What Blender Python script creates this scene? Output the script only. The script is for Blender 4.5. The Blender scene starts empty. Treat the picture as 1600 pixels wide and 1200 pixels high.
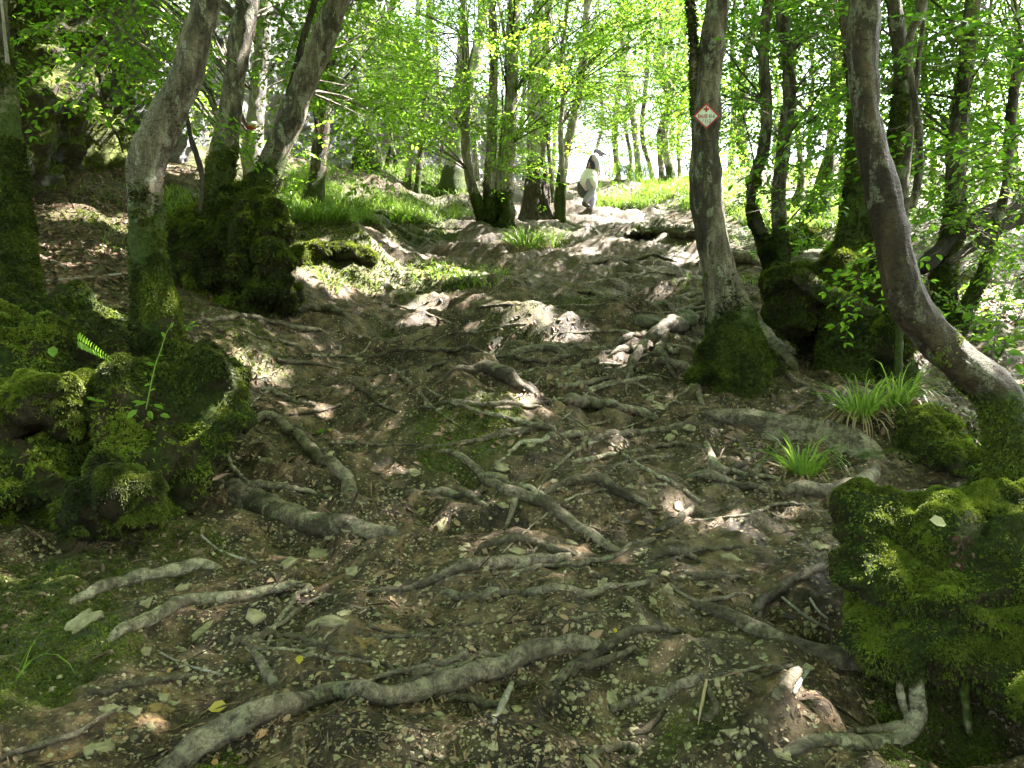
import bpy, math, random
import numpy as np
from mathutils import Vector
random.seed(7)
RNG = np.random.default_rng(11)
PI = math.pi
SC = bpy.context.scene
COL = SC.collection

# ------------------------------------------------------------------ camera, sky, sun, exposure
CAMZ = 1.6
F = 1200.0
cam = bpy.data.cameras.new("camera"); cam.lens = 27.0; cam.sensor_width = 36.0
cam.clip_start = 0.05; cam.clip_end = 2000
camo = bpy.data.objects.new("camera", cam); COL.objects.link(camo)
camo.location = (0, 0, CAMZ); camo.rotation_euler = (PI / 2, 0, 0)
SC.camera = camo
SUN = np.array([0.66, 0.22, 1.02]); SUN /= np.linalg.norm(SUN)
sun_el = math.asin(SUN[2]); sun_az = math.atan2(SUN[0], SUN[1])
w = bpy.data.worlds.new("World"); SC.world = w; w.use_nodes = True
nt = w.node_tree; bg = nt.nodes["Background"]
sky = nt.nodes.new("ShaderNodeTexSky"); sky.sky_type = 'NISHITA'; sky.sun_disc = False
sky.sun_elevation = sun_el; sky.sun_rotation = sun_az
sky.dust_density = 4.0; sky.air_density = 1.0; sky.ozone_density = 0.6
hs = nt.nodes.new('ShaderNodeHueSaturation'); hs.inputs['Saturation'].default_value = 0.55   # hazy summer sky
nt.links.new(sky.outputs[0], hs.inputs['Color']); nt.links.new(hs.outputs[0], bg.inputs[0]); bg.inputs[1].default_value = 0.078
sl = bpy.data.lights.new("sun", 'SUN'); sl.energy = 5.0; sl.angle = math.radians(0.45); sl.color = (1.0, 0.93, 0.89)
so = bpy.data.objects.new("sun", sl); COL.objects.link(so)
so.rotation_euler = Vector(-SUN).to_track_quat('-Z', 'Y').to_euler()
so.location = (10, 5, 20)
vs = SC.view_settings; SC.display_settings.display_device = 'sRGB'
vs.view_transform = 'Standard'; vs.look = 'None'; vs.gamma = 1.0
vs.exposure = 4.05
SC.cycles.max_bounces = 8; SC.cycles.diffuse_bounces = 4; SC.cycles.glossy_bounces = 2
SC.cycles.transmission_bounces = 5; SC.cycles.transparent_max_bounces = 4
SC.cycles.use_denoising = True
SC.cycles.sample_clamp_indirect = 6.0

# ------------------------------------------------------------------ noise
def _hash(ix, iy, iz, seed):
    h = (ix.astype(np.int64) * 374761393 + iy.astype(np.int64) * 668265263 + iz.astype(np.int64) * 2147483647 + seed * 1274126177) & 0xffffffff
    h = ((h ^ (h >> 13)) * 1274126177) & 0xffffffff
    h = h ^ (h >> 16)
    return (h & 0xffff).astype(np.float64) / 32767.5 - 1.0
def noise3(x, y, z, seed=0):
    x, y, z = np.broadcast_arrays(np.asarray(x, float), np.asarray(y, float), np.asarray(z, float))
    ix = np.floor(x); iy = np.floor(y); iz = np.floor(z)
    fx = x - ix; fy = y - iy; fz = z - iz
    ux = fx * fx * (3 - 2 * fx); uy = fy * fy * (3 - 2 * fy); uz = fz * fz * (3 - 2 * fz)
    r = 0
    for a in (0, 1):
        wa = ux if a else 1 - ux
        for b in (0, 1):
            wb = uy if b else 1 - uy
            for c in (0, 1):
                wc = uz if c else 1 - uz
                r = r + wa * wb * wc * _hash(ix + a, iy + b, iz + c, seed)
    return r
def noise2(x, y, seed=0):
    x = np.asarray(x, float); y = np.asarray(y, float)
    ix = np.floor(x); iy = np.floor(y); fx = x - ix; fy = y - iy
    ux = fx * fx * (3 - 2 * fx); uy = fy * fy * (3 - 2 * fy); z = np.zeros_like(ix)
    return ((1 - ux) * (1 - uy) * _hash(ix, iy, z, seed) + ux * (1 - uy) * _hash(ix + 1, iy, z, seed)
            + (1 - ux) * uy * _hash(ix, iy + 1, z, seed) + ux * uy * _hash(ix + 1, iy + 1, z, seed))
def fbm2(x, y, f, o, seed=0, g=0.5):
    r = 0; a = 1.0
    for i in range(o):
        c, s = math.cos(i * 1.1), math.sin(i * 1.1)
        r = r + a * noise2((x * c - y * s) * f + i * 17.3, (x * s + y * c) * f - i * 9.1, seed + i); a *= g; f *= 2.03
    return r
def fbm3(p, f, o, seed=0, g=0.5):
    r = 0; a = 1.0
    for i in range(o):
        r = r + a * noise3(p[:, 0] * f + i * 7.7, p[:, 1] * f + i * 3.1, p[:, 2] * f - i * 5.3, seed + i); a *= g; f *= 2.03
    return r
def sstep(a, b, x):
    t = np.clip((x - a) / (b - a), 0, 1); return t * t * (3 - 2 * t)

# ------------------------------------------------------------------ object helpers
def tag(o, label=None, cat=None, group=None, kind=None):
    if label: o['label'] = label
    if cat: o['category'] = cat
    if group: o['group'] = group
    if kind: o['kind'] = kind
    return o
def empty(name, loc, label=None, cat=None, group=None):
    o = bpy.data.objects.new(name, None); COL.objects.link(o); o.location = tuple(float(v) for v in loc)
    o.empty_display_size = 0.1
    return tag(o, label, cat, group)
def mesh_from(name, V, faces, mat, attrs=None, smooth=True):
    """faces: list of int arrays (n,k)"""
    V = np.asarray(V, np.float32)
    me = bpy.data.meshes.new(name)
    me.vertices.add(len(V)); me.vertices.foreach_set('co', V.ravel())
    fl = [np.asarray(f, np.int32) for f in faces if len(f)]
    nl = sum(f.size for f in fl); nf = sum(len(f) for f in fl)
    me.loops.add(nl); me.polygons.add(nf)
    me.loops.foreach_set('vertex_index', np.concatenate([f.ravel() for f in fl]))
    tot = np.concatenate([np.full(len(f), f.shape[1], np.int32) for f in fl])
    st = np.concatenate([[0], np.cumsum(tot)[:-1]]).astype(np.int32)
    me.polygons.foreach_set('loop_start', st)
    try: me.polygons.foreach_set('loop_total', tot)
    except Exception: pass
    if smooth: me.polygons.foreach_set('use_smooth', np.ones(nf, bool))
    if attrs:
        for k, a in attrs.items():
            at = me.attributes.new(k, 'FLOAT', 'POINT'); at.data.foreach_set('value', np.asarray(a, np.float32))
    if mat: me.materials.append(mat)
    me.update(calc_edges=True)
    return me
def obj(name, V, faces, mat, parent=None, attrs=None, smooth=True):
    V = np.asarray(V, float)
    if parent is not None: V = V - np.array(parent.location)[None, :]
    o = bpy.data.objects.new(name, mesh_from(name, V, faces, mat, attrs, smooth)); COL.objects.link(o)
    if parent is not None: o.parent = parent
    return o
def obj_at(name, V, faces, mat, loc, attrs=None, smooth=True):
    o = bpy.data.objects.new(name, mesh_from(name, np.asarray(V, float) - np.asarray(loc)[None, :], faces, mat, attrs, smooth))
    COL.objects.link(o); o.location = tuple(float(v) for v in loc); return o
class Acc:
    def __init__(s): s.V = []; s.T = []; s.Q = []; s.A = []; s.n = 0
    def add(s, V, T=None, Q=None, a=None):
        V = np.asarray(V, float)
        if len(V) == 0: return
        s.V.append(V)
        if T is not None and len(T): s.T.append(np.asarray(T) + s.n)
        if Q is not None and len(Q): s.Q.append(np.asarray(Q) + s.n)
        s.A.append(np.zeros(len(V)) if a is None else np.asarray(a, float) * np.ones(len(V)))
        s.n += len(V)
    def build(s, name, mat, parent=None, attr='var', smooth=True):
        if not s.V: return None
        fs = []
        if s.T: fs.append(np.concatenate(s.T))
        if s.Q: fs.append(np.concatenate(s.Q))
        V = np.concatenate(s.V)
        return obj(name, V, fs, mat, parent, {attr: np.concatenate(s.A)}, smooth)

# ------------------------------------------------------------------ materials
class NT:
    def __init__(s, name):
        s.m = bpy.data.materials.new(name); s.m.use_nodes = True; s.t = s.m.node_tree
        s.t.nodes.clear(); s.out = s.t.nodes.new("ShaderNodeOutputMaterial")
        s.tc = s.t.nodes.new("ShaderNodeTexCoord"); s.pos = s.t.nodes.new("ShaderNodeNewGeometry").outputs['Position']
    def n(s, ty, **kw):
        x = s.t.nodes.new(ty)
        for k, v in kw.items(): setattr(x, k, v)
        return x
    def link(s, a, b): s.t.links.new(a, b)
    def noise(s, scale, detail=4, rough=0.55, vec=None, dist=0.0):
        x = s.n("ShaderNodeTexNoise"); x.inputs['Scale'].default_value = scale; x.inputs['Detail'].default_value = detail
        x.inputs['Roughness'].default_value = rough; x.inputs['Distortion'].default_value = dist
        s.link(vec if vec is not None else s.pos, x.inputs['Vector']); return x.outputs['Fac']
    def vor(s, scale, vec=None, feat='F1', out='Distance'):
        x = s.n("ShaderNodeTexVoronoi"); x.feature = feat; x.inputs['Scale'].default_value = scale
        s.link(vec if vec is not None else s.pos, x.inputs['Vector']); return x.outputs[out]
    def ramp(s, fac, stops):
        x = s.n("ShaderNodeValToRGB"); e = x.color_ramp.elements
        while len(e) < len(stops): e.new(0.5)
        for el, (p, c) in zip(e, stops): el.position = p; el.color = (*c, 1) if len(c) == 3 else c
        s.link(fac, x.inputs[0]); return x.outputs[0]
    def rng(s, fac, a, b, c=0.0, d=1.0):
        x = s.n("ShaderNodeMapRange"); x.interpolation_type = 'SMOOTHSTEP'
        s.link(fac, x.inputs[0])
        for i, v in enumerate((a, b, c, d)): x.inputs[i + 1].default_value = v
        return x.outputs[0]
    def mix(s, fac, a, b, mode='MIX'):
        x = s.n("ShaderNodeMix", data_type='RGBA', blend_type=mode)
        if hasattr(fac, 'links'): s.link(fac, x.inputs[0])
        else: x.inputs[0].default_value = fac
        for v, i in ((a, 6), (b, 7)):
            if hasattr(v, 'links'): s.link(v, x.inputs[i])
            else: x.inputs[i].default_value = (*v, 1)
        return x.outputs[2]
    def math(s, op, a, b=0.0, clamp=False):
        x = s.n("ShaderNodeMath", operation=op); x.use_clamp = clamp
        for v, i in ((a, 0), (b, 1)):
            if hasattr(v, 'links'): s.link(v, x.inputs[i])
            else: x.inputs[i].default_value = v
        return x.outputs[0]
    def attr(s, name): 
        x = s.n("ShaderNodeAttribute"); x.attribute_name = name; return x.outputs['Fac']
    def scaled(s, v):
        x = s.n("ShaderNodeMapping"); x.inputs['Scale'].default_value = v; s.link(s.tc.outputs['Object'], x.inputs['Vector']); return x.outputs[0]
    def bump(s, h, strength, dist, prev=None):
        x = s.n("ShaderNodeBump"); x.inputs['Strength'].default_value = strength; x.inputs['Distance'].default_value = dist
        s.link(h, x.inputs['Height'])
        if prev is not None: s.link(prev, x.inputs['Normal'])
        return x.outputs[0]
    def princ(s, col, rough=0.8, nrm=None, spec=0.3):
        x = s.n("ShaderNodeBsdfPrincipled")
        if hasattr(col, 'links'): s.link(col, x.inputs['Base Color'])
        else: x.inputs['Base Color'].default_value = (*col, 1)
        if hasattr(rough, 'links'): s.link(rough, x.inputs['Roughness'])
        else: x.inputs['Roughness'].default_value = rough
        x.inputs['Specular IOR Level'].default_value = spec
        if nrm is not None: s.link(nrm, x.inputs['Normal'])
        return x.outputs[0]
    def done(s, sh): s.link(sh, s.out.inputs[0]); return s.m

def m_soil():
    s = NT("forest_soil")
    n1 = s.noise(1.3, 6, 0.6); n2 = s.noise(9, 6, 0.65); n3 = s.noise(60, 5, 0.7); n4 = s.noise(3.1, 4, .6)
    base = s.ramp(n2, [(0.36, (0.010, 0.006, 0.003)), (0.5, (0.042, 0.027, 0.013)), (0.64, (0.150, 0.096, 0.053))])
    base = s.mix(s.rng(n3, 0.5, 0.75), base, (0.15, 0.125, 0.068))
    base = s.mix(s.rng(n3, 0.47, 0.30), base, (0.010, 0.007, 0.004))
    base = s.mix(s.math('MULTIPLY', s.attr('ochre'), s.rng(s.noise(16, 6, 0.75), 0.48, 0.62)), base, (0.23, 0.145, 0.06))
    base = s.mix(s.rng(s.noise(1.9, 5, 0.65), 0.44, 0.60, 0, .8), base, s.mix(1.0, base, (0.40, 0.36, 0.33), 'MULTIPLY'))
    base = s.mix(s.rng(s.noise(2.7, 5, 0.65), 0.52, 0.66, 0, .8), base, s.mix(1.0, base, (1.0, .98, .95), 'ADD') if False else s.mix(0.5, base, (0.17, 0.125, 0.075)))
    base = s.mix(s.math('MULTIPLY', s.rng(n4, 0.5, 0.66), 0.25), base, (0.085, 0.072, 0.030))
    base = s.mix(s.math('MULTIPLY', s.attr('dry'), s.rng(n2, 0.3, 0.7, 0.4, .9)), base, (0.090, 0.074, 0.056))
    vp = s.vor(42, feat='F1', out='Color'); vd = s.vor(42)
    sp = s.n("ShaderNodeSeparateColor"); s.link(vp, sp.inputs[0])
    pebble = s.math('MULTIPLY', s.rng(sp.outputs[0], 0.72, 0.8), s.rng(vd, 0.42, 0.30))
    base = s.mix(pebble, base, s.mix(sp.outputs[1], (0.09, 0.08, 0.042), (0.25, 0.235, 0.135)))
    mossm = s.math('MULTIPLY', s.attr('moss'), s.rng(s.noise(7, 5, 0.7), 0.32, 0.56), True)
    mcol = s.ramp(s.noise(45, 4, 0.7), [(0.3, (0.010, 0.012, 0.003)), (0.55, (0.042, 0.050, 0.007)), (0.8, (0.115, 0.135, 0.016))])
    col = s.mix(mossm, base, mcol)
    h = s.math('ADD', s.math('MULTIPLY', n2, 0.5), s.math('MULTIPLY', n3, 0.35))
    h = s.math('ADD', h, s.math('MULTIPLY', pebble, 0.25))
    b = s.bump(h, 0.9, 0.035)
    b = s.bump(s.noise(190, 4, 0.75), 0.7, 0.008, b)
    rough = s.rng(n1, 0.4, 0.65, 0.55, 0.85)
    return s.done(s.princ(col, rough, b, 0.22))
def m_bark(name, dark, light, lichen, moss_amt=1.0, furrow=9.0, wet=0.75, zs=0.22):
    s = NT(name)
    v = s.scaled((furrow, furrow, furrow * zs)); v2 = s.scaled((1, 1, max(zs, 0.45)))
    n1 = s.noise(2.2, 8, 0.72, v, 0.6); n2 = s.noise(11, 6, 0.65, v2, .5); n3 = s.noise(2.6, 5, 0.65, v2, .4); n4 = s.noise(90, 5, 0.75)
    n5 = s.noise(26, 5, 0.7, s.scaled((1, 1, 2.2 if zs < .5 else 1)), .8)
    col = s.ramp(n1, [(0.32, dark), (0.50, tuple((a + b) / 2 for a, b in zip(dark, light))), (0.60, light)])
    col = s.mix(s.rng(n5, 0.52, 0.64, 0, 0.75), col, tuple(c * 0.6 for c in dark))
    col = s.mix(s.rng(n4, 0.50, 0.68, 0, 0.5), col, tuple(c * 1.35 for c in light))
    col = s.mix(s.rng(n3, 0.45, 0.58, 0, 0.7), col, tuple(c * 0.7 for c in dark))
    lic = s.math('MULTIPLY', s.rng(n2, 0.55, 0.60), s.rng(n4, 0.40, 0.52))
    col = s.mix(s.math('MULTIPLY', lic, 0.75), col, lichen)
    mm = s.math('ADD', s.math('MULTIPLY', s.attr('moss'), moss_amt), s.math('MULTIPLY', s.math('SUBTRACT', s.noise(9, 5, 0.7), 0.5), 1.1))
    mm = s.rng(mm, 0.42, 0.62)
    mcol = s.ramp(s.noise(55, 4, 0.7), [(0.3, (0.014, 0.020, 0.004)), (0.55, (0.040, 0.060, 0.009)), (0.8, (0.095, 0.130, 0.018))])
    col = s.mix(mm, col, mcol)
    h = s.math('ADD', s.math('MULTIPLY', n1, 0.7), s.math('MULTIPLY', n4, 0.25)); h = s.math('ADD', h, s.math('MULTIPLY', n5, -.4))
    b = s.bump(h, 1.0, 0.03); b = s.bump(s.noise(160, 3, 0.7), 0.5, 0.006, b)
    return s.done(s.princ(col, wet, b, 0.2))
def m_moss(name, c0, c1, c2, sc=38):
    s = NT(name)
    n = s.noise(sc, 5, 0.7); n2 = s.noise(3.2, 4, 0.6)
    col = s.ramp(n, [(0.3, c0), (0.55, c1), (0.78, c2)])
    col = s.mix(s.rng(n2, 0.48, 0.62, 0, 0.85), col, (0.034, 0.025, 0.012))
    col = s.mix(s.math('MULTIPLY', s.attr('soil'), s.rng(s.noise(11, 5, 0.7), 0.38, 0.56)), col, s.ramp(s.noise(30, 6, .75), [(.35, (.008, .006, .003)), (.65, (.055, .044, .022))]))
    b = s.bump(n, 1.0, 0.03); b = s.bump(s.noise(150, 4, 0.75), 0.9, 0.01, b)
    return s.done(s.princ(col, 0.9, b, 0.15))
def m_leaf(name, c0, c1, t0, t1, trans=0.55, rough=0.45):
    s = NT(name)
    v = s.attr('var')
    col = s.mix(v, c0, c1); tc = s.mix(v, t0, t1)
    p = s.princ(col, rough, None, 0.35)
    tr = s.n("ShaderNodeBsdfTranslucent"); s.link(tc, tr.inputs[0])
    mx = s.n("ShaderNodeMixShader"); mx.inputs[0].default_value = trans
    s.link(p, mx.inputs[1]); s.link(tr.outputs[0], mx.inputs[2])
    return s.done(mx.outputs[0])
def m_stone(name, c0, c1, c2, sc=14):
    s = NT(name)
    n = s.noise(sc, 6, 0.65, s.pos); n2 = s.noise(120, 4, 0.7)
    oi = s.n("ShaderNodeObjectInfo").outputs['Random']
    col = s.ramp(n, [(0.3, c0), (0.52, c1), (0.75, c2)])
    col = s.mix(s.rng(oi, 0, 1, 0, 0.45), col, tuple(c * 0.5 for c in c1))
    col = s.mix(s.attr('var'), col, c2)
    b = s.bump(n, 0.5, 0.012); b = s.bump(n2, 0.6, 0.004, b)
    return s.done(s.princ(col, 0.75, b, 0.35))
def m_cliff():
    s = NT("cliff_rock")
    v = s.n("ShaderNodeMapping"); v.inputs['Scale'].default_value = (0.7, 0.7, 2.2); v.inputs['Rotation'].default_value = (0.2, 0.35, 0)
    s.link(s.pos, v.inputs['Vector']); v = v.outputs[0]
    n = s.noise(1.4, 8, 0.65, v, 0.6); n2 = s.noise(9, 6, 0.7)
    col = s.ramp(n, [(0.3, (0.06, 0.06, 0.06)), (0.48, (0.19, 0.195, 0.205)), (0.66, (0.36, 0.37, 0.39))])
    col = s.mix(s.rng(n2, 0.52, 0.7, 0, 0.6), col, (0.06, 0.05, 0.035))
    col = s.mix(s.math('MULTIPLY', s.attr('soil'), s.rng(s.noise(2.2, 5, 0.65), 0.35, 0.5)), col, (0.045, 0.034, 0.02))
    mm = s.math('ADD', s.attr('moss'), s.math('MULTIPLY', s.math('SUBTRACT', s.noise(3.5, 6, 0.7), 0.5), 1.3))
    mc = s.ramp(s.noise(22, 5, 0.7), [(0.3, (0.02, 0.028, 0.004)), (0.55, (0.075, 0.09, 0.010)), (0.8, (0.17, 0.19, 0.02))])
    col = s.mix(s.rng(mm, 0.5, 0.68), col, mc)
    b = s.bump(n, 1.0, 0.25); b = s.bump(n2, 0.8, 0.05, b)
    return s.done(s.princ(col, 0.85, b, 0.3))
def m_plain(name, c, rough=0.7, var=0.25, sc=30):
    s = NT(name); n = s.noise(sc, 4, 0.6)
    col = s.mix(s.rng(n, 0.3, 0.7), tuple(x * (1 - var) for x in c), tuple(min(1, x * (1 + var)) for x in c))
    return s.done(s.princ(col, rough, s.bump(n, 0.3, 0.004), 0.3))
M = dict(
    soil=m_soil(),
    bark=m_bark("hornbeam_bark", (0.016, 0.012, 0.007), (0.21, 0.182, 0.125), (0.26, 0.275, 0.20)),
    barkpale=m_bark("pale_sunlit_bark", (0.14, 0.125, 0.105), (0.36, 0.33, 0.29), (0.5, 0.5, 0.45)),
    barkfront=m_bark("smooth_brown_bark", (0.013, 0.009, 0.005), (0.085, 0.062, 0.032), (0.15, 0.15, 0.10), 1.0, 4.0, 0.55),
    root=m_bark("root_bark", (0.030, 0.022, 0.014), (0.25, 0.207, 0.145), (0.20, 0.20, 0.125), 0.8, 9.0, 0.6, 1.0),
    rootdark=m_bark("dark_root_bark", (0.016, 0.011, 0.007), (0.135, 0.110, 0.068), (0.14, 0.135, 0.085), 0.8, 9.0, 0.6, 1.0),
    rootpale=m_bark("pale_root_bark", (0.050, 0.040, 0.024), (0.33, 0.29, 0.20), (0.34, 0.33, 0.22), 0.8, 9.0, 0.7, 1.0),
    moss=m_moss("cushion_moss", (0.009, 0.012, 0.003), (0.026, 0.040, 0.005), (0.065, 0.100, 0.009)),
    tuft=m_leaf("moss_fronds", (0.016, 0.020, 0.004), (0.135, 0.175, 0.014), (0.026, 0.036, 0.005), (0.19, 0.25, 0.015), 0.30, 0.7),
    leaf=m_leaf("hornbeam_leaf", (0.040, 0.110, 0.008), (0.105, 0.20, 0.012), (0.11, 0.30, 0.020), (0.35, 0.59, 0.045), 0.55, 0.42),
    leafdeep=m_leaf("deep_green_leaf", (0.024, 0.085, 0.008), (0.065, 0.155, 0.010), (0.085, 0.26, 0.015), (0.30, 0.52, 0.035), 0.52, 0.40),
    grass=m_leaf("woodrush_blade", (0.050, 0.110, 0.012), (0.17, 0.26, 0.040), (0.12, 0.26, 0.02), (0.33, 0.48, 0.07), 0.40, 0.35),
    dryblade=m_leaf("withered_blade", (0.12, 0.080, 0.040), (0.30, 0.23, 0.13), (0.12, 0.08, 0.04), (0.25, 0.18, 0.1), 0.25, 0.6),
    litter=m_leaf("fallen_leaf", (0.050, 0.028, 0.016), (0.19, 0.115, 0.075), (0.05, 0.03, 0.015), (0.15, 0.1, 0.05), 0.15, 0.6),
    debris=m_leaf("soil_debris", (0.022, 0.014, 0.008), (0.20, 0.132, 0.074), (0.05, 0.03, 0.015), (0.1, 0.08, 0.04), 0.05, 0.7),
    slate=m_stone("green_slate", (0.042, 0.034, 0.018), (0.16, 0.134, 0.074), (0.32, 0.275, 0.165), 30),
    slab=m_stone("rock_ledge", (0.022, 0.020, 0.012), (0.075, 0.070, 0.040), (0.17, 0.165, 0.10), 16),
    wood=m_bark("rotten_wood", (0.020, 0.016, 0.011), (0.075, 0.06, 0.04), (0.12, 0.12, 0.08), 0.7, 10.0),
    deadwood=m_bark("bleached_wood", (0.16, 0.14, 0.11), (0.38, 0.35, 0.29), (0.45, 0.44, 0.38), 0.3, 10.0),
    cliff=m_cliff(),
)

# ------------------------------------------------------------------ terrain
_yc = np.array([-60, -20, -8, 0, 2.0, 2.7, 3.2, 3.9, 4.9, 5.8, 7.0, 9.0, 10.5, 12.5, 14.5, 18, 21, 23, 28, 45, 90, 200, 600.])
_zc = np.array([-14, -6.5, -3.6, -1.62, -1.0, -.9, -.8, -.65, -.41, -.19, .175, .75, 1.31, 2.08, 2.8, 3.97, 5.55, 5.95, 5.9, 4.5, 1.0, -8, -30])
_yt = np.arange(-60, 600, 0.05); _zt = np.interp(_yt, _yc, _zc)
_k = np.hanning(23); _k /= _k.sum(); _zt = np.convolve(np.pad(_zt, 11, mode='edge'), _k, 'valid')
BUMPS = []
def H0(x, y):
    x = np.asarray(x, float); y = np.asarray(y, float)
    z = np.interp(y, _yt, _zt) + CAMZ
    wob = fbm2(x, y, 0.35, 3, 5) * 0.5
    near = sstep(3.2, 6.5, y)
    far = 1 - 0.6 * sstep(26, 60, y)
    lx = np.maximum(0, -(x + wob) - 1.5)
    z = z + far * 0.36 * np.minimum(lx, 14) * near + (1 - near) * 0.16 * np.minimum(lx, 4)
    rx = np.maximum(0, x + wob - 3.2)
    z = z + far * 0.10 * np.minimum(rx, 16) * near
    z = z + 0.12 * fbm2(x, y, 0.7, 3, 31) * sstep(3, 8, y)
    return z
def H1(x, y):
    x = np.asarray(x, float); y = np.asarray(y, float)
    z = H0(x, y)
    for (bx, by, r, h, ax) in BUMPS:
        dx = (x - bx) / (r * ax); dy = (y - by) / r
        z = z + h * np.exp(-(dx * dx + dy * dy))
    # worn steps across the path
    pm = np.exp(-((x - 0.25) / (1.9 + 0.10 * y)) ** 4) * sstep(1.2, 2.2, y) * (1 - sstep(18, 24, y))
    ph = y * 1.25 + 0.9 * noise2(x * 0.9, y * 0.8, 71) + 0.25 * noise2(x * 3, y * 3, 72) + 0.15 * x
    fr = ph - np.floor(ph)
    saw = np.where(fr < 0.78, fr / 0.78, (1 - fr) / 0.22)
    amp = (0.085 + 0.007 * np.minimum(y, 12)) * (0.65 + 0.6 * noise2(x * 0.8, y * 0.7, 75))
    z = z + pm * amp * (0.5 - saw) * 1.0
    z = z + 0.055 * fbm2(x, y, 1.6, 3, 41) + 0.042 * fbm2(x, y, 5.0, 3, 47) + 0.020 * (.35 - np.abs(fbm2(x, y, 11.0, 3, 57))) * (1 - .3 * sstep(5, 9, y)) + 0.13 * pm * (.3 - np.abs(fbm2(x * .6, y * 1.5, 1.7, 3, 67))) * sstep(4, 6.5, y)
    return z
def W(px, py, Hf=None, steps=400):
    """where the line of sight through a point of the photograph meets the ground"""
    Hf = Hf or H1
    px = np.atleast_1d(np.asarray(px, float)); py = np.atleast_1d(np.asarray(py, float)); out = np.zeros(len(px))
    t = 1.2 * np.exp(np.linspace(0, math.log(50), steps))
    for s in range(0, len(px), 4000):
        a = (px[s:s + 4000] - 800) / F; b = (600 - py[s:s + 4000]) / F
        X = a[:, None] * t; Y = np.broadcast_to(t, X.shape)
        under = (CAMZ + b[:, None] * t) < Hf(X.ravel(), Y.ravel()).reshape(X.shape)
        clr = (CAMZ + b[:, None] * t) - Hf(X.ravel(), Y.ravel()).reshape(X.shape)
        i = np.where(under.any(1), under.argmax(1), np.abs(clr[:, steps // 3:] / t[steps // 3:]).argmin(1) + steps // 3); hi = t[i]; lo = t[np.maximum(i - 1, 0)]
        for _ in range(7):
            m = (lo + hi) / 2; u = (CAMZ + b * m) < Hf(a * m, m); hi = np.where(u, m, hi); lo = np.where(u, lo, m)
        out[s:s + 4000] = hi
    return np.stack([(px - 800) / F * out, out, CAMZ + (600 - py) / F * out], 1)
def at(px, py, d): return np.array([(px - 800) / F * d, d, CAMZ + (600 - py) / F * d])
# humps of trodden soil
_b = [(735, 665, .42, .30, 1.3), (800, 525, .55, .20, 1.5), (560, 520, .45, .12, 1.5), (930, 500, .6, .16, 1.6), (860, 465, .5, .15, 2),
      (940, 775, .22, .10, 1.6), (1180, 650, .35, .08, 1.8), (840, 600, .35, .10, 1.5), (640, 430, .7, .18, 1.6), (760, 410, .7, .22, 1.4),
      (1300, 560, .6, .06, 1.6), (1040, 400, .6, .25, 1.8), (400, 545, .4, .12, 1.2), (1010, 340, .9, .2, 2.5), (700, 560, .4, -.08, 2),
      (1250, 740, .30, -.10, 1.8), (1490, 1095, .16, -.30, 1.5), (1290, 955, .10, -.10, 1.3), (980, 1110, .20, -.12, 1.4), (760, 590, .2, -.14, 1.6), (1050, 880, .2, .05, 1.5), (1440, 680, .35, .16, 1.2), (540, 380, .6, .25, 1.5), (880, 960, .3, .05, 2.0)]
for (px, py, r, h, ax) in _b:
    p = W(px, py, H0)[0]; BUMPS.append((p[0], p[1], r, h * (1.45 if 440 < py < 700 else 1), ax))

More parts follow.
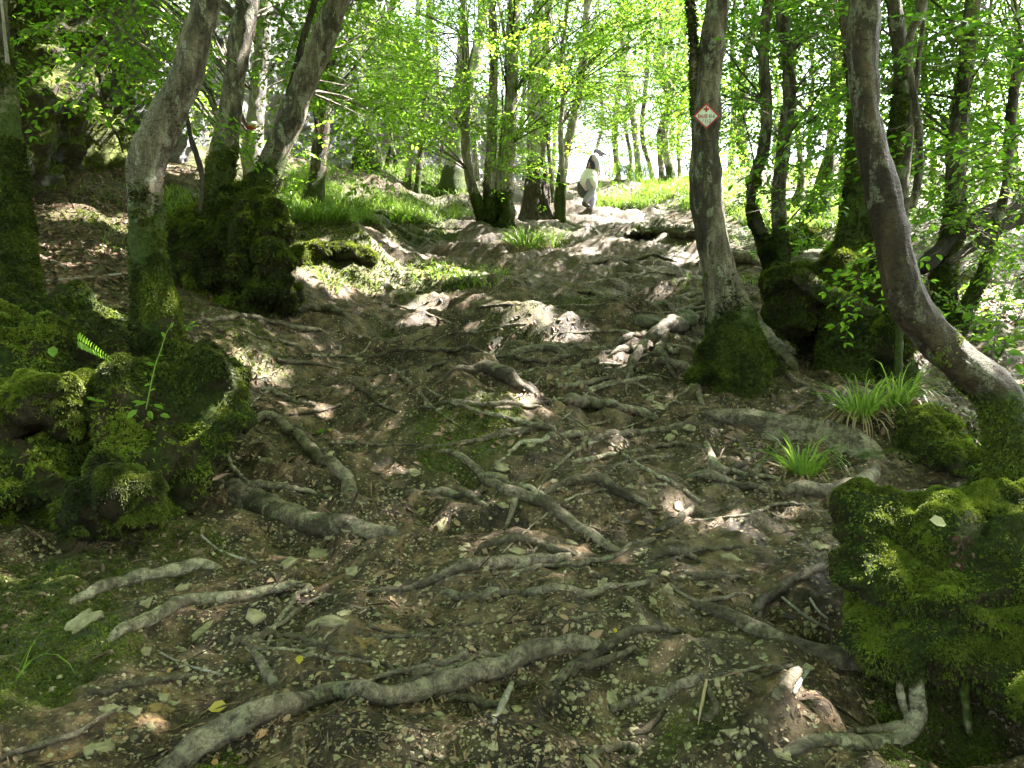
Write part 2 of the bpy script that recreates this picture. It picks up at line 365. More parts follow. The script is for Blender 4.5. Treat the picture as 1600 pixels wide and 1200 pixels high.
# ---- exposed roots: (label, material, embed, [(px, py, width_px)...])
ROOTS = [
 ("thick smooth root like a half buried log, running right from the left mound", 'root', .60, [(345,745,30),(375,762,42),(410,782,42),(450,800,40),(500,812,38),(545,820,34),(590,828,28),(640,828,14)]),
 ("thickest grey-green root snaking across the bottom of the path, forked at its low end", 'root', .15, [(235,1215,40),(290,1180,46),(340,1155,46),(400,1122,40),(450,1108,34),(500,1092,32),(550,1075,30),(585,1090,30),(620,1095,32),(660,1080,34),(720,1066,32),(780,1045,30),(840,1020,30),(885,1010,27),(930,1010,22),(965,1004,8)]),
 ("long dark root curving over the black hollow at the bottom centre", 'rootdark', .2, [(865,1065,10),(900,1042,20),(940,1020,22),(975,992,17),(1010,986,14),(1045,985,10),(1075,983,5)]),
 ("short dark root under the curving root above the black hollow", 'rootdark', .2, [(895,1046,12),(930,1038,14),(965,1028,12),(1000,1010,6)]),
 ("bare root rising to the right bank above the low mossy root mound", 'rootdark', .2, [(1170,958,12),(1190,945,18),(1215,925,18),(1240,908,16),(1270,892,14),(1302,880,8)]),
 ("pale lichened root along the edge of the moss at the lower left", 'rootpale', .3, [(95,945,8),(130,932,16),(165,915,20),(205,903,22),(240,900,19),(280,888,22),(310,882,18),(355,882,10)]),
 ("long pale knobbly root just below the lichened one, lower left", 'rootpale', .25, [(155,1003,8),(190,988,18),(230,968,20),(260,955,22),(295,940,20),(340,938,18),(375,934,18),(420,918,15),(450,915,12),(490,908,6)]),
 ("straight dark root end lying left of the white forked twig", 'rootdark', .3, [(115,1092,5),(160,1083,12),(200,1072,14),(245,1064,14),(285,1057,10),(320,1050,4)]),
 ("thin wavy root leaving the frame in the bottom left corner", 'root', .2, [(-15,1185,8),(30,1175,10),(75,1162,10),(120,1146,9),(150,1128,7),(180,1110,6),(208,1102,3)]),
 ("short upright root stub pressed into the soil, left of the yellow leaf", 'root', .3, [(395,1008,9),(405,1030,13),(420,1055,16),(436,1078,14),(446,1096,7)]),
 ("twisting knotty root that dives into the soil at its club-shaped end", 'root', .0, [(385,655,8),(415,652,14),(440,662,15),(462,682,15),(480,700,17),(495,718,19),(520,735,19),(540,752,21),(547,768,22),(542,790,18)]),
 ("long root running down the bare hump and splitting the middle of the slope", 'root', .25, [(672,700,5),(700,706,9),(735,722,12),(760,748,15),(790,768,17),(825,775,19),(860,795,20),(895,818,18),(930,842,15),(960,858,10),(985,868,4)]),
 ("low root ridge left of the splitting root, bulging in its middle", 'root', .35, [(630,772,5),(665,768,11),(700,767,14),(735,777,12),(765,792,5)]),
 ("arched dark root bridging a bank of earth in the middle of the path", 'rootdark', .15, [(840,785,5),(862,765,13),(895,755,16),(930,748,18),(952,760,17),(975,775,16),(1000,787,13),(1028,796,5)]),
 ("short curl of root dropping from the splitting root", 'root', .2, [(805,779,12),(800,800,9),(790,822,6),(775,835,3)]),
 ("upper root of the three across the centre, ending in a dark tip", 'rootdark', .2, [(735,868,6),(765,852,12),(800,846,15),(835,850,16),(865,860,15),(905,864,6)]),
 ("smooth bent root crossing the centre, second below the arched root", 'root', .2, [(545,925,4),(600,922,8),(650,918,11),(690,900,15),(725,888,18),(765,884,19),(810,880,20),(850,874,19),(880,872,12),(898,874,5)]),
 ("level root of the centre trio, lowest and longest", 'root', .3, [(690,918,8),(715,930,14),(745,934,16),(800,926,17),(860,923,16),(915,926,14),(960,918,12),(1000,912,9),(1030,910,4)]),
 ("small dark forked root above the thick bottom root", 'rootdark', .2, [(798,976,5),(825,980,9),(855,986,10),(892,993,5)]),
 ("thin dark root end right of the flat stones", 'rootdark', .2, [(1060,888,5),(1085,902,12),(1115,903,14),(1145,902,10),(1178,909,3)]),
 ("dark root climbing out of the soil toward the round sun patches", 'rootdark', .2, [(1000,838,4),(1025,832,9),(1050,818,12),(1070,804,13),(1088,790,6)]),
 ("thin grey root in a shallow curve below the knotted root", 'root', .2, [(898,702,5),(925,686,11),(960,682,10),(1000,675,10),(1040,668,11),(1075,664,9),(1110,658,5)]),
 ("knotted root fanning from a gnarled knob in the mid path", 'root', .0, [(880,628,6),(893,632,22),(915,630,18),(945,636,15),(980,640,15),(1010,650,14),(1038,664,6)]),
 ("root below the flat slab, running level under the rock ledge", 'root', .25, [(1068,748,5),(1095,742,13),(1130,749,14),(1165,760,13),(1205,768,6)]),
 ("short hooked root under the left end of the rock ledge", 'rootdark', .2, [(1128,737,6),(1150,732,12),(1170,720,11),(1182,706,5)]),
 ("sunlit root elbow bending left below the rock ledge", 'rootpale', .2, [(1103,680,6),(1106,705,12),(1120,728,14),(1150,740,10),(1190,745,8),(1230,749,3)]),
 ("fat dark root lip over a hollow in the left middle of the path", 'rootdark', .1, [(690,588,5),(725,578,12),(755,577,20),(780,588,26),(805,604,22),(835,613,8)]),
 ("thin wiry root above the root lip", 'rootdark', .0, [(783,556,4),(815,564,8),(850,568,8),(875,562,8),(905,550,4)]),
 ("rounded root back behind the thin wiry root", 'root', .25, [(795,552,6),(825,547,14),(860,545,18),(888,556,6)]),
 ("crooked root falling down the sunlit step from the signed tree", 'root', .1, [(1020,565,6),(1045,566,11),(1072,575,12),(1088,590,12),(1092,615,9),(1104,650,7)]),
 ("upper thin root left of the signed tree", 'root', .2, [(1038,470,4),(1065,463,9),(1105,455,12)]),
 ("middle thin root left of the signed tree, curving", 'rootdark', .2, [(985,466,4),(1010,470,8),(1035,478,9),(1050,486,4)]),
 ("lower thin root left of the signed tree", 'rootdark', .2, [(1045,490,4),(1075,480,9),(1110,470,10)]),
 ("thin wavy root across the path foot of the mossy twin bole", 'root', .2, [(300,502,5),(340,500,8),(380,498,8),(425,500,8),(470,516,9),(520,520,4)]),
 ("humped root beside the mossy twin bole, half in light", 'rootdark', .2, [(432,498,5),(460,488,11),(495,484,13),(520,486,12),(545,496,4)]),
 ("curved root skirting the front of the rock ledge below the woodrush", 'root', .25, [(1215,765,10),(1255,768,22),(1300,768,26),(1340,760,28),(1362,742,24),(1368,722,12)]),
 ("small root hump poking up behind the thick bottom root", 'rootdark', .1, [(598,1080,5),(625,1070,12),(650,1064,14),(680,1066,9),(705,1072,4)]),
 ("pale upper fork behind the thick bottom root", 'root', .2, [(655,1068,6),(700,1056,12),(730,1040,13),(748,1022,14),(775,1026,13),(815,1034,7)]),
 ("short root passing under the thick bottom root", 'rootdark', .2, [(700,1086,5),(735,1094,13),(765,1100,14),(800,1110,5)]),
 ("weathered arc of root above the flat stones right of centre", 'rootdark', .3, [(1000,884,4),(1025,868,11),(1055,862,14),(1085,872,10),(1100,884,4)]),
 ("thick sawn-looking root stub in the lower right soil", 'root', .2, [(1213,1088,14),(1228,1068,20),(1252,1043,18)]),
 ("faint buried root left of the bright dead blade", 'root', .35, [(1015,1100,6),(1045,1082,16),(1075,1065,14),(1110,1048,6)]),
 ("thin root wandering left of the thick root, above the yellow leaf", 'rootdark', .2, [(385,1000,4),(430,1008,6),(475,1018,7),(515,1032,7),(550,1050,3)]),
 ("curved root below the small sunlit puddle of light", 'rootdark', .2, [(955,1155,4),(985,1150,9),(1010,1140,11),(1028,1120,9),(1042,1105,4)]),
 ("root rib at the bottom edge below the sunlit hollow", 'root', .3, [(925,1195,6),(935,1172,12),(970,1164,13),(1005,1168,8)]),
 ("low grey root beside the flat slab in the upper middle", 'root', .3, [(930,545,4),(965,536,9),(1005,523,10),(1050,510,6)]),
 ("thin root trailing over the small plateau behind the woodrush", 'root', .2, [(1210,570,4),(1235,590,8),(1262,605,8),(1292,632,4)]),
 ("thin surface root crossing the upper path", 'rootdark', .2, [(905,412,3),(960,410,6),(1010,402,7),(1060,408,4)]),
 ("root tracing the left rim of the path below the woodrush stub", 'rootdark', .2, [(560,560,3),(620,548,7),(680,546,8),(740,548,6),(790,560,3)]),
 ("low root line under the rounded hump of soil", 'root', .3, [(640,640,3),(680,632,6),(740,630,8),(800,636,7),(860,632,4)]),
 ("slender root on the lower slope under the arched root", 'root', .3, [(1035,905,3),(1080,938,6),(1130,935,8),(1180,926,4)]),
]
STICKS = [
 ("pale broken stick stuck upright below the thick root", 'deadwood', [(772,1132,8),(782,1108,11),(800,1070,8)]),
 ("short grey stick beside the sawn-looking root stub", 'deadwood', [(1240,1088,6),(1250,1068,8),(1264,1048,6)]),
 ("thin brown stick leaning across the middle slope", 'wood', [(540,597,5),(570,615,6),(592,634,6),(620,646,5)]),
 ("dark twig lying level left of the leaning stick", 'wood', [(452,650,4),(490,646,5),(532,636,5)]),
 ("white forked twig on the lower left soil", 'deadwood', [(250,1021,3),(290,1040,4),(348,1056,4)]),
 ("bleached thin twig above the pale roots at left", 'deadwood', [(314,838,4),(345,862,4),(400,882,5)]),
 ("dead twig crossed on the right bank", 'deadwood', [(1222,935,4),(1260,965,5),(1296,985,4)]),
 ("second dead twig just right of the crossed one", 'deadwood', [(1265,936,4),(1280,958,4),(1294,968,3)]),
 ("slim dry stalk across the leaf litter on the left slope", 'deadwood', [(72,440,4),(115,437,4),(200,428,3)]),
]
def catmull(P, n):
    P = np.asarray(P, float); P = np.vstack([2 * P[0] - P[1], P, 2 * P[-1] - P[-2]])
    out = []
    segs = len(P) - 3
    for i in range(segs):
        p0, p1, p2, p3 = P[i:i + 4]
        t = np.linspace(0, 1, n, endpoint=False)[:, None]
        out.append(0.5 * ((2 * p1) + (-p0 + p2) * t + (2 * p0 - 5 * p1 + 4 * p2 - p3) * t ** 2 + (-p0 + 3 * p1 - 3 * p2 + p3) * t ** 3))
    out.append(P[-2][None]); return np.vstack(out)
def root_world(pts, embed):
    a = np.array(pts, float); c = catmull(a, 8)
    w3 = W(c[:, 0], c[:, 1])
    r = np.maximum(c[:, 2], 2.5) * w3[:, 1] / F * 0.5
    # keep depth smooth so the root does not jump over terrain folds
    d = w3[:, 1].copy()
    for _ in range(10): d[1:-1] = (d[:-2] + d[2:] + d[1:-1]) / 3
    x = (c[:, 0] - 800) / F * d; z = np.maximum(H1(x, d), CAMZ + (600 - c[:, 1]) / F * d - 0.02)
    z = np.minimum(z, H1(x, d) + 0.10)
    for _ in range(3): z[1:-1] = (z[:-2] + z[2:] + z[1:-1]) / 3
    e = np.linspace(0, 1, len(r)); e = np.minimum(e, 1 - e); P = np.stack([x, d, z + r * (0.62 - 1.8 * embed) - (.012 + r) * (1 - sstep(0, .10, e))], 1)
    return P, r
RW = [root_world(r[3], r[2]) for r in ROOTS]

# tessellated ground
def axis(segs):
    out = [segs[0][0]]
    for a, b, s0, s1 in segs:
        n = max(2, int(round(2 * (b - a) / (s0 + s1)))); wts = np.linspace(s0, s1, n); wts *= (b - a) / wts.sum()
        out += list(a + np.cumsum(wts))
    return np.array(out)
GX = axis([(-400, -40, 60, 4), (-40, -12, 3, .35), (-12, -4, .3, .045), (-4, -2.2, .04, .014), (-2.2, 2.2, .0125, .0125), (2.2, 4, .014, .04), (4, 12, .045, .3), (12, 40, .35, 3), (40, 400, 4, 60)])
GY = axis([(-60, -8, 8, .8), (-8, 1.0, .7, .06), (1.0, 1.9, .05, .014), (1.9, 5.5, .011, .018), (5.5, 10, .019, .04), (10, 26, .045, .11), (26, 60, .15, 2), (60, 600, 3, 60)])
gx, gy = np.meshgrid(GX, GY)
gz = H1(gx, gy)
near = (gy > 0.5) & (gy < 22) & (np.abs(gx) < 12)
lipw = np.zeros_like(gz)
for (P, r) in RW:
    x0, x1, y0, y1 = P[:, 0].min() - .5, P[:, 0].max() + .5, P[:, 1].min() - .5, P[:, 1].max() + .5
    ii = np.where((GX > x0) & (GX < x1))[0]; jj = np.where((GY > y0) & (GY < y1))[0]
    if len(ii) < 2 or len(jj) < 2: continue
    sx = gx[jj[0]:jj[-1] + 1, ii[0]:ii[-1] + 1]; sy = gy[jj[0]:jj[-1] + 1, ii[0]:ii[-1] + 1]
    best = np.full(sx.shape, 1e9); sg = np.zeros(sx.shape); rr = np.zeros(sx.shape)
    for k in range(0, len(P), 2):
        dx = sx - P[k, 0]; dy = sy - P[k, 1]; d = np.hypot(dx, dy); m = d < best
        a = P[max(k - 1, 0)]; b = P[min(k + 1, len(P) - 1)]; tx, ty = b[0] - a[0], b[1] - a[1]
        nx, ny = -ty, tx
        if ny < 0: nx, ny = -nx, -ny
        nn = math.hypot(nx, ny) + 1e-9
        side = (dx * nx + dy * ny) / nn
        best = np.where(m, d, best); sg = np.where(m, side, sg); rr = np.where(m, r[k] * min(1, 4 * k / len(P) + .3, 4 * (1 - k / len(P)) + .3), rr)
    horiz = np.tanh(sg / (rr + 0.006))
    dz = np.where(horiz > 0, 0.75 * rr * horiz * np.exp(-best / (0.10 + 2 * rr)), 1.5 * rr * horiz * np.exp(-best / (0.05 + 1.6 * rr)))
    gz[jj[0]:jj[-1] + 1, ii[0]:ii[-1] + 1] += dz * 1.0
def gsample(x, y):
    """height of the final ground mesh"""
    x = np.atleast_1d(x); y = np.atleast_1d(y)
    i = np.clip(np.searchsorted(GX, x) - 1, 0, len(GX) - 2); j = np.clip(np.searchsorted(GY, y) - 1, 0, len(GY) - 2)
    u = (x - GX[i]) / (GX[i + 1] - GX[i]); v = (y - GY[j]) / (GY[j + 1] - GY[j])
    return (gz[j, i] * (1 - u) * (1 - v) + gz[j, i + 1] * u * (1 - v) + gz[j + 1, i] * (1 - u) * v + gz[j + 1, i + 1] * u * v)
def gnormal(x, y, e=0.03):
    n = np.stack([-(gsample(x + e, y) - gsample(x - e, y)) / (2 * e), -(gsample(x, y + e) - gsample(x, y - e)) / (2 * e), np.ones(len(np.atleast_1d(x)))], 1)
    return n / np.linalg.norm(n, axis=1)[:, None]
def blobs(lst):
    c = W([b[0] for b in lst], [b[1] for b in lst]); r = [b[2] for b in lst]; a = [b[3] if len(b) > 3 else 1.0 for b in lst]
    def f(x, y):
        m = np.zeros(np.shape(x))
        for (p, rr, aa) in zip(c, r, a):
            d = np.hypot(x - p[0], y - p[1]) / rr
            m = np.maximum(m, aa * (1 - sstep(0.55, 1.15, d + 0.25 * noise2(x * 2.5, y * 2.5, 91))))
        return m
    return f
mossf = blobs([(640,440,.55),(700,432,.6),(760,425,.45),(180,350,.9),(230,300,1.2),(330,300,1.0),(50,930,.35),(30,980,.4),(90,1010,.28),(20,1060,.25),(130,900,.25),(250,860,.3,.7),
               (1450,1165,.25),(1390,1190,.15,.8),(725,665,.45,.75),(800,520,.5,.5),(880,470,.5,.45),(400,535,.4,.6),(1480,640,.4),(1440,710,.3),(1520,700,.4),
               (540,380,.8),(480,400,.6),(600,330,1.6),(520,310,1.6),(680,320,1.3),(1250,350,1.0),(1180,340,1.0),(1350,380,1.0,.8),(1550,470,1.0),(430,470,.5),(380,480,.4),
               (1000,310,1.2,.8),(1060,310,1.2,.8),(560,300,1.5),(640,275,2.0),(1180,610,.25,.6),(700,1195,.1,.5),(340,1190,.1,.9),(620,520,.4,.4),(100,460,1.0,.9),(1200,440,.6,.7), (1080,1140,.15,.5)])
litterf = blobs([(80,300,1.3),(130,380,1.3),(60,420,1.0),(170,250,1.5),(480,260,2.0,.7),(560,270,1.5,.6),(1560,480,.9),(1500,460,.8,.6)])
ochref = blobs([(600,1010,.14),(560,1050,.10),(640,830,.18,.6),(210,1110,.14),(260,1080,.12,.8),(700,850,.12,.6),(330,1130,.10,.8),(380,880,.1,.4),(90,1180,.15,.6)])
def dryf(x, y): return sstep(9, 15, y) * (1 - sstep(0, 1, np.abs(x - 0.6) - 2.2))
def ground():
    V = np.stack([gx.ravel(), gy.ravel(), gz.ravel()], 1)
    nx, ny = len(GX), len(GY)
    idx = np.arange(nx * ny).reshape(ny, nx)
    Q = np.stack([idx[:-1, :-1].ravel(), idx[:-1, 1:].ravel(), idx[1:, 1:].ravel(), idx[1:, :-1].ravel()], 1)
    x, y = V[:, 0], V[:, 1]
    pathm = 1 - sstep(0.0, 1.6, np.abs(x - 0.3) - (1.6 + 0.10 * np.clip(y, 0, 30)))
    moss = np.maximum(mossf(x, y), 0.85 * (1 - pathm) * sstep(5.0, 9.0, y))
    moss = moss * (1 - 0.85 * litterf(x, y))
    o = obj('ground', V, [Q], M['soil'], None, {'moss': np.clip(moss, 0, 1), 'ochre': ochref(x, y), 'dry': dryf(x, y)})
    tag(o, kind='structure')
    return o
ground()
def g3(px, py):
    return W(px, py, gsample, 220)

# ------------------------------------------------------------------ tubes
def frames(P):
    T = np.gradient(P, axis=0); T /= np.linalg.norm(T, axis=1)[:, None] + 1e-9
    N = np.zeros_like(T); a = np.array([1.0, 0, 0]) if abs(T[0][0]) < 0.8 else np.array([0, 1.0, 0])
    n = a - T[0] * a.dot(T[0]); n /= np.linalg.norm(n)
    for i in range(len(T)):
        n = n - T[i] * n.dot(T[i]); n /= np.linalg.norm(n) + 1e-9; N[i] = n
    return T, N, np.cross(T, N)
def resample(P, R, step):
    P = np.asarray(P, float); R = np.asarray(R, float)
    if len(P) < 40: 
        q = catmull(np.hstack([P, R[:, None]]), 10); P = q[:, :3]; R = q[:, 3]
    s = np.concatenate([[0], np.cumsum(np.linalg.norm(np.diff(P, axis=0), axis=1))])
    n = max(4, int(s[-1] / step) + 1); u = np.linspace(0, s[-1], n)
    return np.stack([np.interp(u, s, P[:, k]) for k in range(3)], 1), np.interp(u, s, R), u
def tube(P, R, step, sides, seed=0, lump=0.12, furrow=0.04, flare=None, wander=0.0, flat=1.0):
    P, R, u = resample(P, R, step)
    if wander:
        for k in range(3): P[:, k] += wander * noise2(u * 2.2 / max(0.05, R.mean() * 8), np.full_like(u, seed * 3.7 + k * 9), 5) * R
    T, N, B = frames(P)
    th = np.linspace(0, 2 * PI, sides, endpoint=False)
    rr = np.repeat(R[:, None], sides, 1)
    if flare:
        amt, h0, lobes, ph = flare
        rr = rr * (1 + amt * np.exp(-u[:, None] / h0) * (0.62 + 0.55 * np.cos(lobes * th[None] + ph + 0.6 * np.sin(2 * th[None] + ph))))
    c, s = np.cos(th), np.sin(th)
    D = N[:, None, :] * c[None, :, None] + B[:, None, :] * s[None, :, None] * flat
    V = P[:, None, :] + D * rr[:, :, None]
    q = V.reshape(-1, 3); rv = rr.reshape(-1); mr = float(np.mean(R))
    f = 0.55 / max(mr, .004)
    n = noise3(q[:, 0] * f * .7, q[:, 1] * f * .7, q[:, 2] * f * .7, seed) * lump * 1.2 + noise3(q[:, 0] * f * 1.9, q[:, 1] * f * 1.9, q[:, 2] * f * 1.9, seed + 1) * lump * 0.55
    if furrow:
        thv = np.tile(th, len(P)); uv = np.repeat(u, sides)
        n = n + furrow * noise3(np.cos(thv) * 4.5, np.sin(thv) * 4.5, uv / max(mr, .01) * 0.35, seed + 2) + furrow * .5 * noise3(np.cos(thv) * 9, np.sin(thv) * 9, uv / max(mr, .01) * .8, seed + 3)
    Dn = D.reshape(-1, 3)
    q = q + Dn * (rv * n)[:, None]
    m = len(P); idx = np.arange(m * sides).reshape(m, sides); nxt = np.roll(idx, -1, 1)
    Q = np.stack([idx[:-1].ravel(), nxt[:-1].ravel(), nxt[1:].ravel(), idx[1:].ravel()], 1)
    # end caps
    V = np.vstack([q, P[0][None], P[-1][None] + T[-1][None] * R[-1]])
    t0 = np.stack([nxt[0], idx[0], np.full(sides, m * sides)], 1); t1 = np.stack([idx[-1], nxt[-1], np.full(sides, m * sides + 1)], 1)
    return V, Q, np.vstack([t0, t1]), np.concatenate([np.repeat(u, sides), [0, u[-1]]])

def unit(v): return v / (np.linalg.norm(v, axis=-1, keepdims=True) + 1e-9)
def leaf_geo(C, D, N, L, Wd, fine=True):
    """C base, D direction, N normal (n,3); L, Wd (n,)"""
    n = len(C); D = unit(D); N = unit(N - D * (N * D).sum(1)[:, None]); S = np.cross(D, N)
    L = L[:, None]; Wd = Wd[:, None]
    if fine:
        P = [C, C + D * L * .30 + S * Wd * .46 + N * Wd * .14, C + D * L * .68 + S * Wd * .40 + N * Wd * .12, C + D * L - N * L * .10,
             C + D * L * .68 - S * Wd * .40 + N * Wd * .12, C + D * L * .30 - S * Wd * .46 + N * Wd * .14]
        V = np.stack(P, 1).reshape(-1, 3); b = np.arange(n)[:, None] * 6
        Q = np.vstack([b + np.array([[0, 1, 2, 3]]), b + np.array([[0, 3, 4, 5]])]); k = 6
    else:
        P = [C, C + D * L * .45 + S * Wd * .5, C + D * L, C + D * L * .45 - S * Wd * .5]
        V = np.stack(P, 1).reshape(-1, 3); b = np.arange(n)[:, None] * 4; Q = b + np.array([[0, 1, 2, 3]]); k = 4
    return V, Q, k
# spray templates: flat fans of alternate leaves on forked twigs
def spray_template(seed):
    r = np.random.default_rng(seed); C = []; D = []; tw = []
    def twig(p, d, L, depth):
        n = int(L / 0.055); prev = p.copy()
        for i in range(n):
            d2 = d + r.normal(0, .10, 3) * [1, 1, .5] + [0, 0, -.03]; d2 /= np.linalg.norm(d2); d = d2
            p = p + d * 0.055
            sgn = 1 if i % 2 else -1
            side = np.array([-d[1], d[0], 0]) * sgn
            C.append(p.copy()); D.append(d * .6 + side * .8 + r.normal(0, .15, 3))
            if depth and i % 3 == 1 and i > 0: twig(p, unit(d * .75 + side * .75), L * (0.55 - 0.3 * i / n) + .08, depth - 1)
        tw.append((prev, p.copy())); C.append(p.copy()); D.append(d.copy())
    twig(np.zeros(3), np.array([1.0, 0, 0]), r.uniform(.55, .8), 2)
    return np.array(C), unit(np.array(D)), tw
TPL = [spray_template(100 + i) for i in range(8)]
def sprays(base, direc, leafL, rng, droop=0.25, tilt=0.45, keep=1.0):
    """returns leaf arrays C, D, N, L, Wd + twig segments"""
    Cs, Ds, Ns, Ls, segs = [], [], [], [], []
    for b, d, ll in zip(base, direc, leafL):
        C, D, tw = TPL[rng.integers(len(TPL))]
        d = unit(np.array([d[0], d[1], d[2] - droop * rng.random()])); up = unit(np.array([0, 0, 1.0]) + rng.normal(0, tilt, 3) * [1, 1, .2])
        up = unit(up - d * d.dot(up)); s = np.cross(up, d); R = np.stack([d, s, up], 0); sc = ll / 0.065
        k = slice(None) if keep >= 1 else rng.random(len(C)) < keep
        Cs.append(C[k] @ R * sc + b); dd = D[k] @ R; Ds.append(dd)
        Ns.append(up[None] + rng.normal(0, .38, (len(dd), 3))); Ls.append(ll * rng.uniform(.7, 1.2, len(dd)))
        for (a, e) in tw: segs.append((a @ R * sc + b, e @ R * sc + b))
    return np.vstack(Cs), np.vstack(Ds), np.vstack(Ns), np.concatenate(Ls), segs
def blade_geo(P0, D, L, Wd, rng, segs=5, droop=1.0):
    """arching strips; P0 (n,3), D initial dir (n,3)"""
    n = len(P0); D = unit(D); side = unit(np.cross(D, np.array([0, 0, 1.0])[None] + rng.normal(0, .3, (n, 3))))
    pts = [P0]; d = D.copy(); p = P0.copy()
    for k in range(segs):
        d = unit(d + np.array([0, 0, -1.0])[None] * (droop * (0.10 + 0.16 * k))[..., None] if np.ndim(droop) else d + np.array([0, 0, -1.0])[None] * droop * (0.10 + 0.16 * k))
        p = p + d * (L / segs)[:, None]; pts.append(p)
    V = []
    for k, q in enumerate(pts):
        w_ = Wd * (1 - (k / segs) ** 2.2) * (0.7 if k == 0 else 1) * .5
        V += [q + side * w_[:, None], q - side * w_[:, None]]
    V = np.stack(V, 1).reshape(-1, 3); m = 2 * (segs + 1); b = np.arange(n)[:, None] * m
    Q = np.vstack([b + np.array([[2 * k, 2 * k + 1, 2 * k + 3, 2 * k + 2]]) for k in range(segs)])
    return V, Q, m

# ------------------------------------------------------------------ moss tufts on any triangulated surface
def tufts(acc, P, N, L, rng, blades=4, spread=0.9):
    n = len(P)
    if n == 0: return
    var = np.clip(0.42 + 0.42 * fbm3(P, 2.1, 3, 77) + 0.42 * fbm3(P, 9.0, 2, 7) + .25 * N[:, 2] + rng.normal(0, .16, n), 0, 1) ** 1.3
    for k in range(blades):
        d = unit(N + rng.normal(0, spread * .6, (n, 3))); sd = unit(np.cross(d, rng.normal(0, 1, (n, 3))))
        l = (L * rng.uniform(.6, 1.3, n))[:, None]; w_ = l * .20
        V = np.stack([P - sd * w_ * .5, P + sd * w_ * .5, P + d * l * .6 + sd * w_ * .7, P + d * l + N * 0 - np.array([0, 0, .25]) * l, P + d * l * .6 - sd * w_ * .7], 1).reshape(-1, 3)
        b = np.arange(n)[:, None] * 5
        T = np.vstack([b + np.array([[2, 3, 4]])]); Q = b + np.array([[0, 1, 2, 4]])
        acc.add(V, T, Q, np.repeat(var, 5))
def sample_mesh(V, Tri, n, rng, wfun=None):
    a, b, c = V[Tri[:, 0]], V[Tri[:, 1]], V[Tri[:, 2]]
    cr = np.cross(b - a, c - a); ar = np.linalg.norm(cr, axis=1); nn = cr / (ar[:, None] + 1e-12)
    cen = (a + b + c) / 3
    w_ = ar * (wfun(cen, nn) if wfun else 1)
    w_ = np.maximum(w_, 0); w_ /= w_.sum()
    i = rng.choice(len(Tri), n, p=w_); u = rng.random(n); v = rng.random(n); m = u + v > 1; u[m] = 1 - u[m]; v[m] = 1 - v[m]
    return a[i] + (b - a)[i] * u[:, None] + (c - a)[i] * v[:, None], nn[i]
def tri_of(Q): return np.vstack([Q[:, [0, 1, 2]], Q[:, [0, 2, 3]]])

# ------------------------------------------------------------------ moss covered boles and mounds
def blob_shape(ell, voxel, amp=1.0, seed=0, hollows=()):
    """ell: list of (centre, radii) -> remeshed organic surface V, Tri"""
    bm_V = []; bm_F = []; n0 = 0
    nu, nv = 16, 10
    for c, r in ell:
        th = np.linspace(0, 2 * PI, nu, endpoint=False); ph = np.linspace(0.12, PI - 0.12, nv)
        P = np.stack([np.outer(np.sin(ph), np.cos(th)), np.outer(np.sin(ph), np.sin(th)), np.outer(np.cos(ph), np.ones(nu))], 2).reshape(-1, 3)
        P = np.vstack([P, [[0, 0, 1], [0, 0, -1]]]) * np.asarray(r) + np.asarray(c)
        idx = np.arange(nu * nv).reshape(nv, nu); nx = np.roll(idx, -1, 1)
        for q in np.stack([idx[:-1].ravel(), idx[1:].ravel(), nx[1:].ravel(), nx[:-1].ravel()], 1): bm_F.append(tuple(int(k) + n0 for k in q))
        for k in range(nu):
            bm_F.append((nu * nv + n0, int(idx[0, k]) + n0, int(nx[0, k]) + n0)); bm_F.append((nu * nv + 1 + n0, int(nx[-1, k]) + n0, int(idx[-1, k]) + n0))
        bm_V.append(P); n0 += len(P)
    me = bpy.data.meshes.new('tmp'); me.from_pydata([tuple(v) for v in np.vstack(bm_V)], [], bm_F)
    o = bpy.data.objects.new('tmp', me); COL.objects.link(o)
    md = o.modifiers.new('r', 'REMESH'); md.mode = 'VOXEL'; md.voxel_size = voxel
    s = o.modifiers.new('s', 'SMOOTH'); s.factor = 0.8; s.iterations = 8
    dg = bpy.context.evaluated_depsgraph_get(); ev = o.evaluated_get(dg); m2 = ev.to_mesh()
    V = np.zeros(len(m2.vertices) * 3); m2.vertices.foreach_get('co', V); V = V.reshape(-1, 3)
    m2.calc_loop_triangles(); T = np.zeros(len(m2.loop_triangles) * 3, np.int32); m2.loop_triangles.foreach_get('vertices', T); T = T.reshape(-1, 3)
    ev.to_mesh_clear(); bpy.data.objects.remove(o); bpy.data.meshes.remove(me)
    Nn = vnorm(V, T)
    d = amp * (0.11 * fbm3(V, 3.1, 2, seed) + 0.075 * fbm3(V, 8.0, 3, seed + 9) + .030 * np.abs(fbm3(V, 22.0, 2, seed + 19)) - .05 * sstep(.25, .6, fbm3(V, 5.0, 2, seed + 29)))
    for (hc, hr, hd) in hollows:
        q = np.linalg.norm((V - np.asarray(hc)) / np.asarray(hr), axis=1); d = d - hd * np.exp(-q ** 4)
    V = V + Nn * d[:, None]
    return V, T
def vnorm(V, T):
    n = np.zeros_like(V); cr = np.cross(V[T[:, 1]] - V[T[:, 0]], V[T[:, 2]] - V[T[:, 0]])
    for k in range(3): np.add.at(n, T[:, k], cr)
    return unit(n)
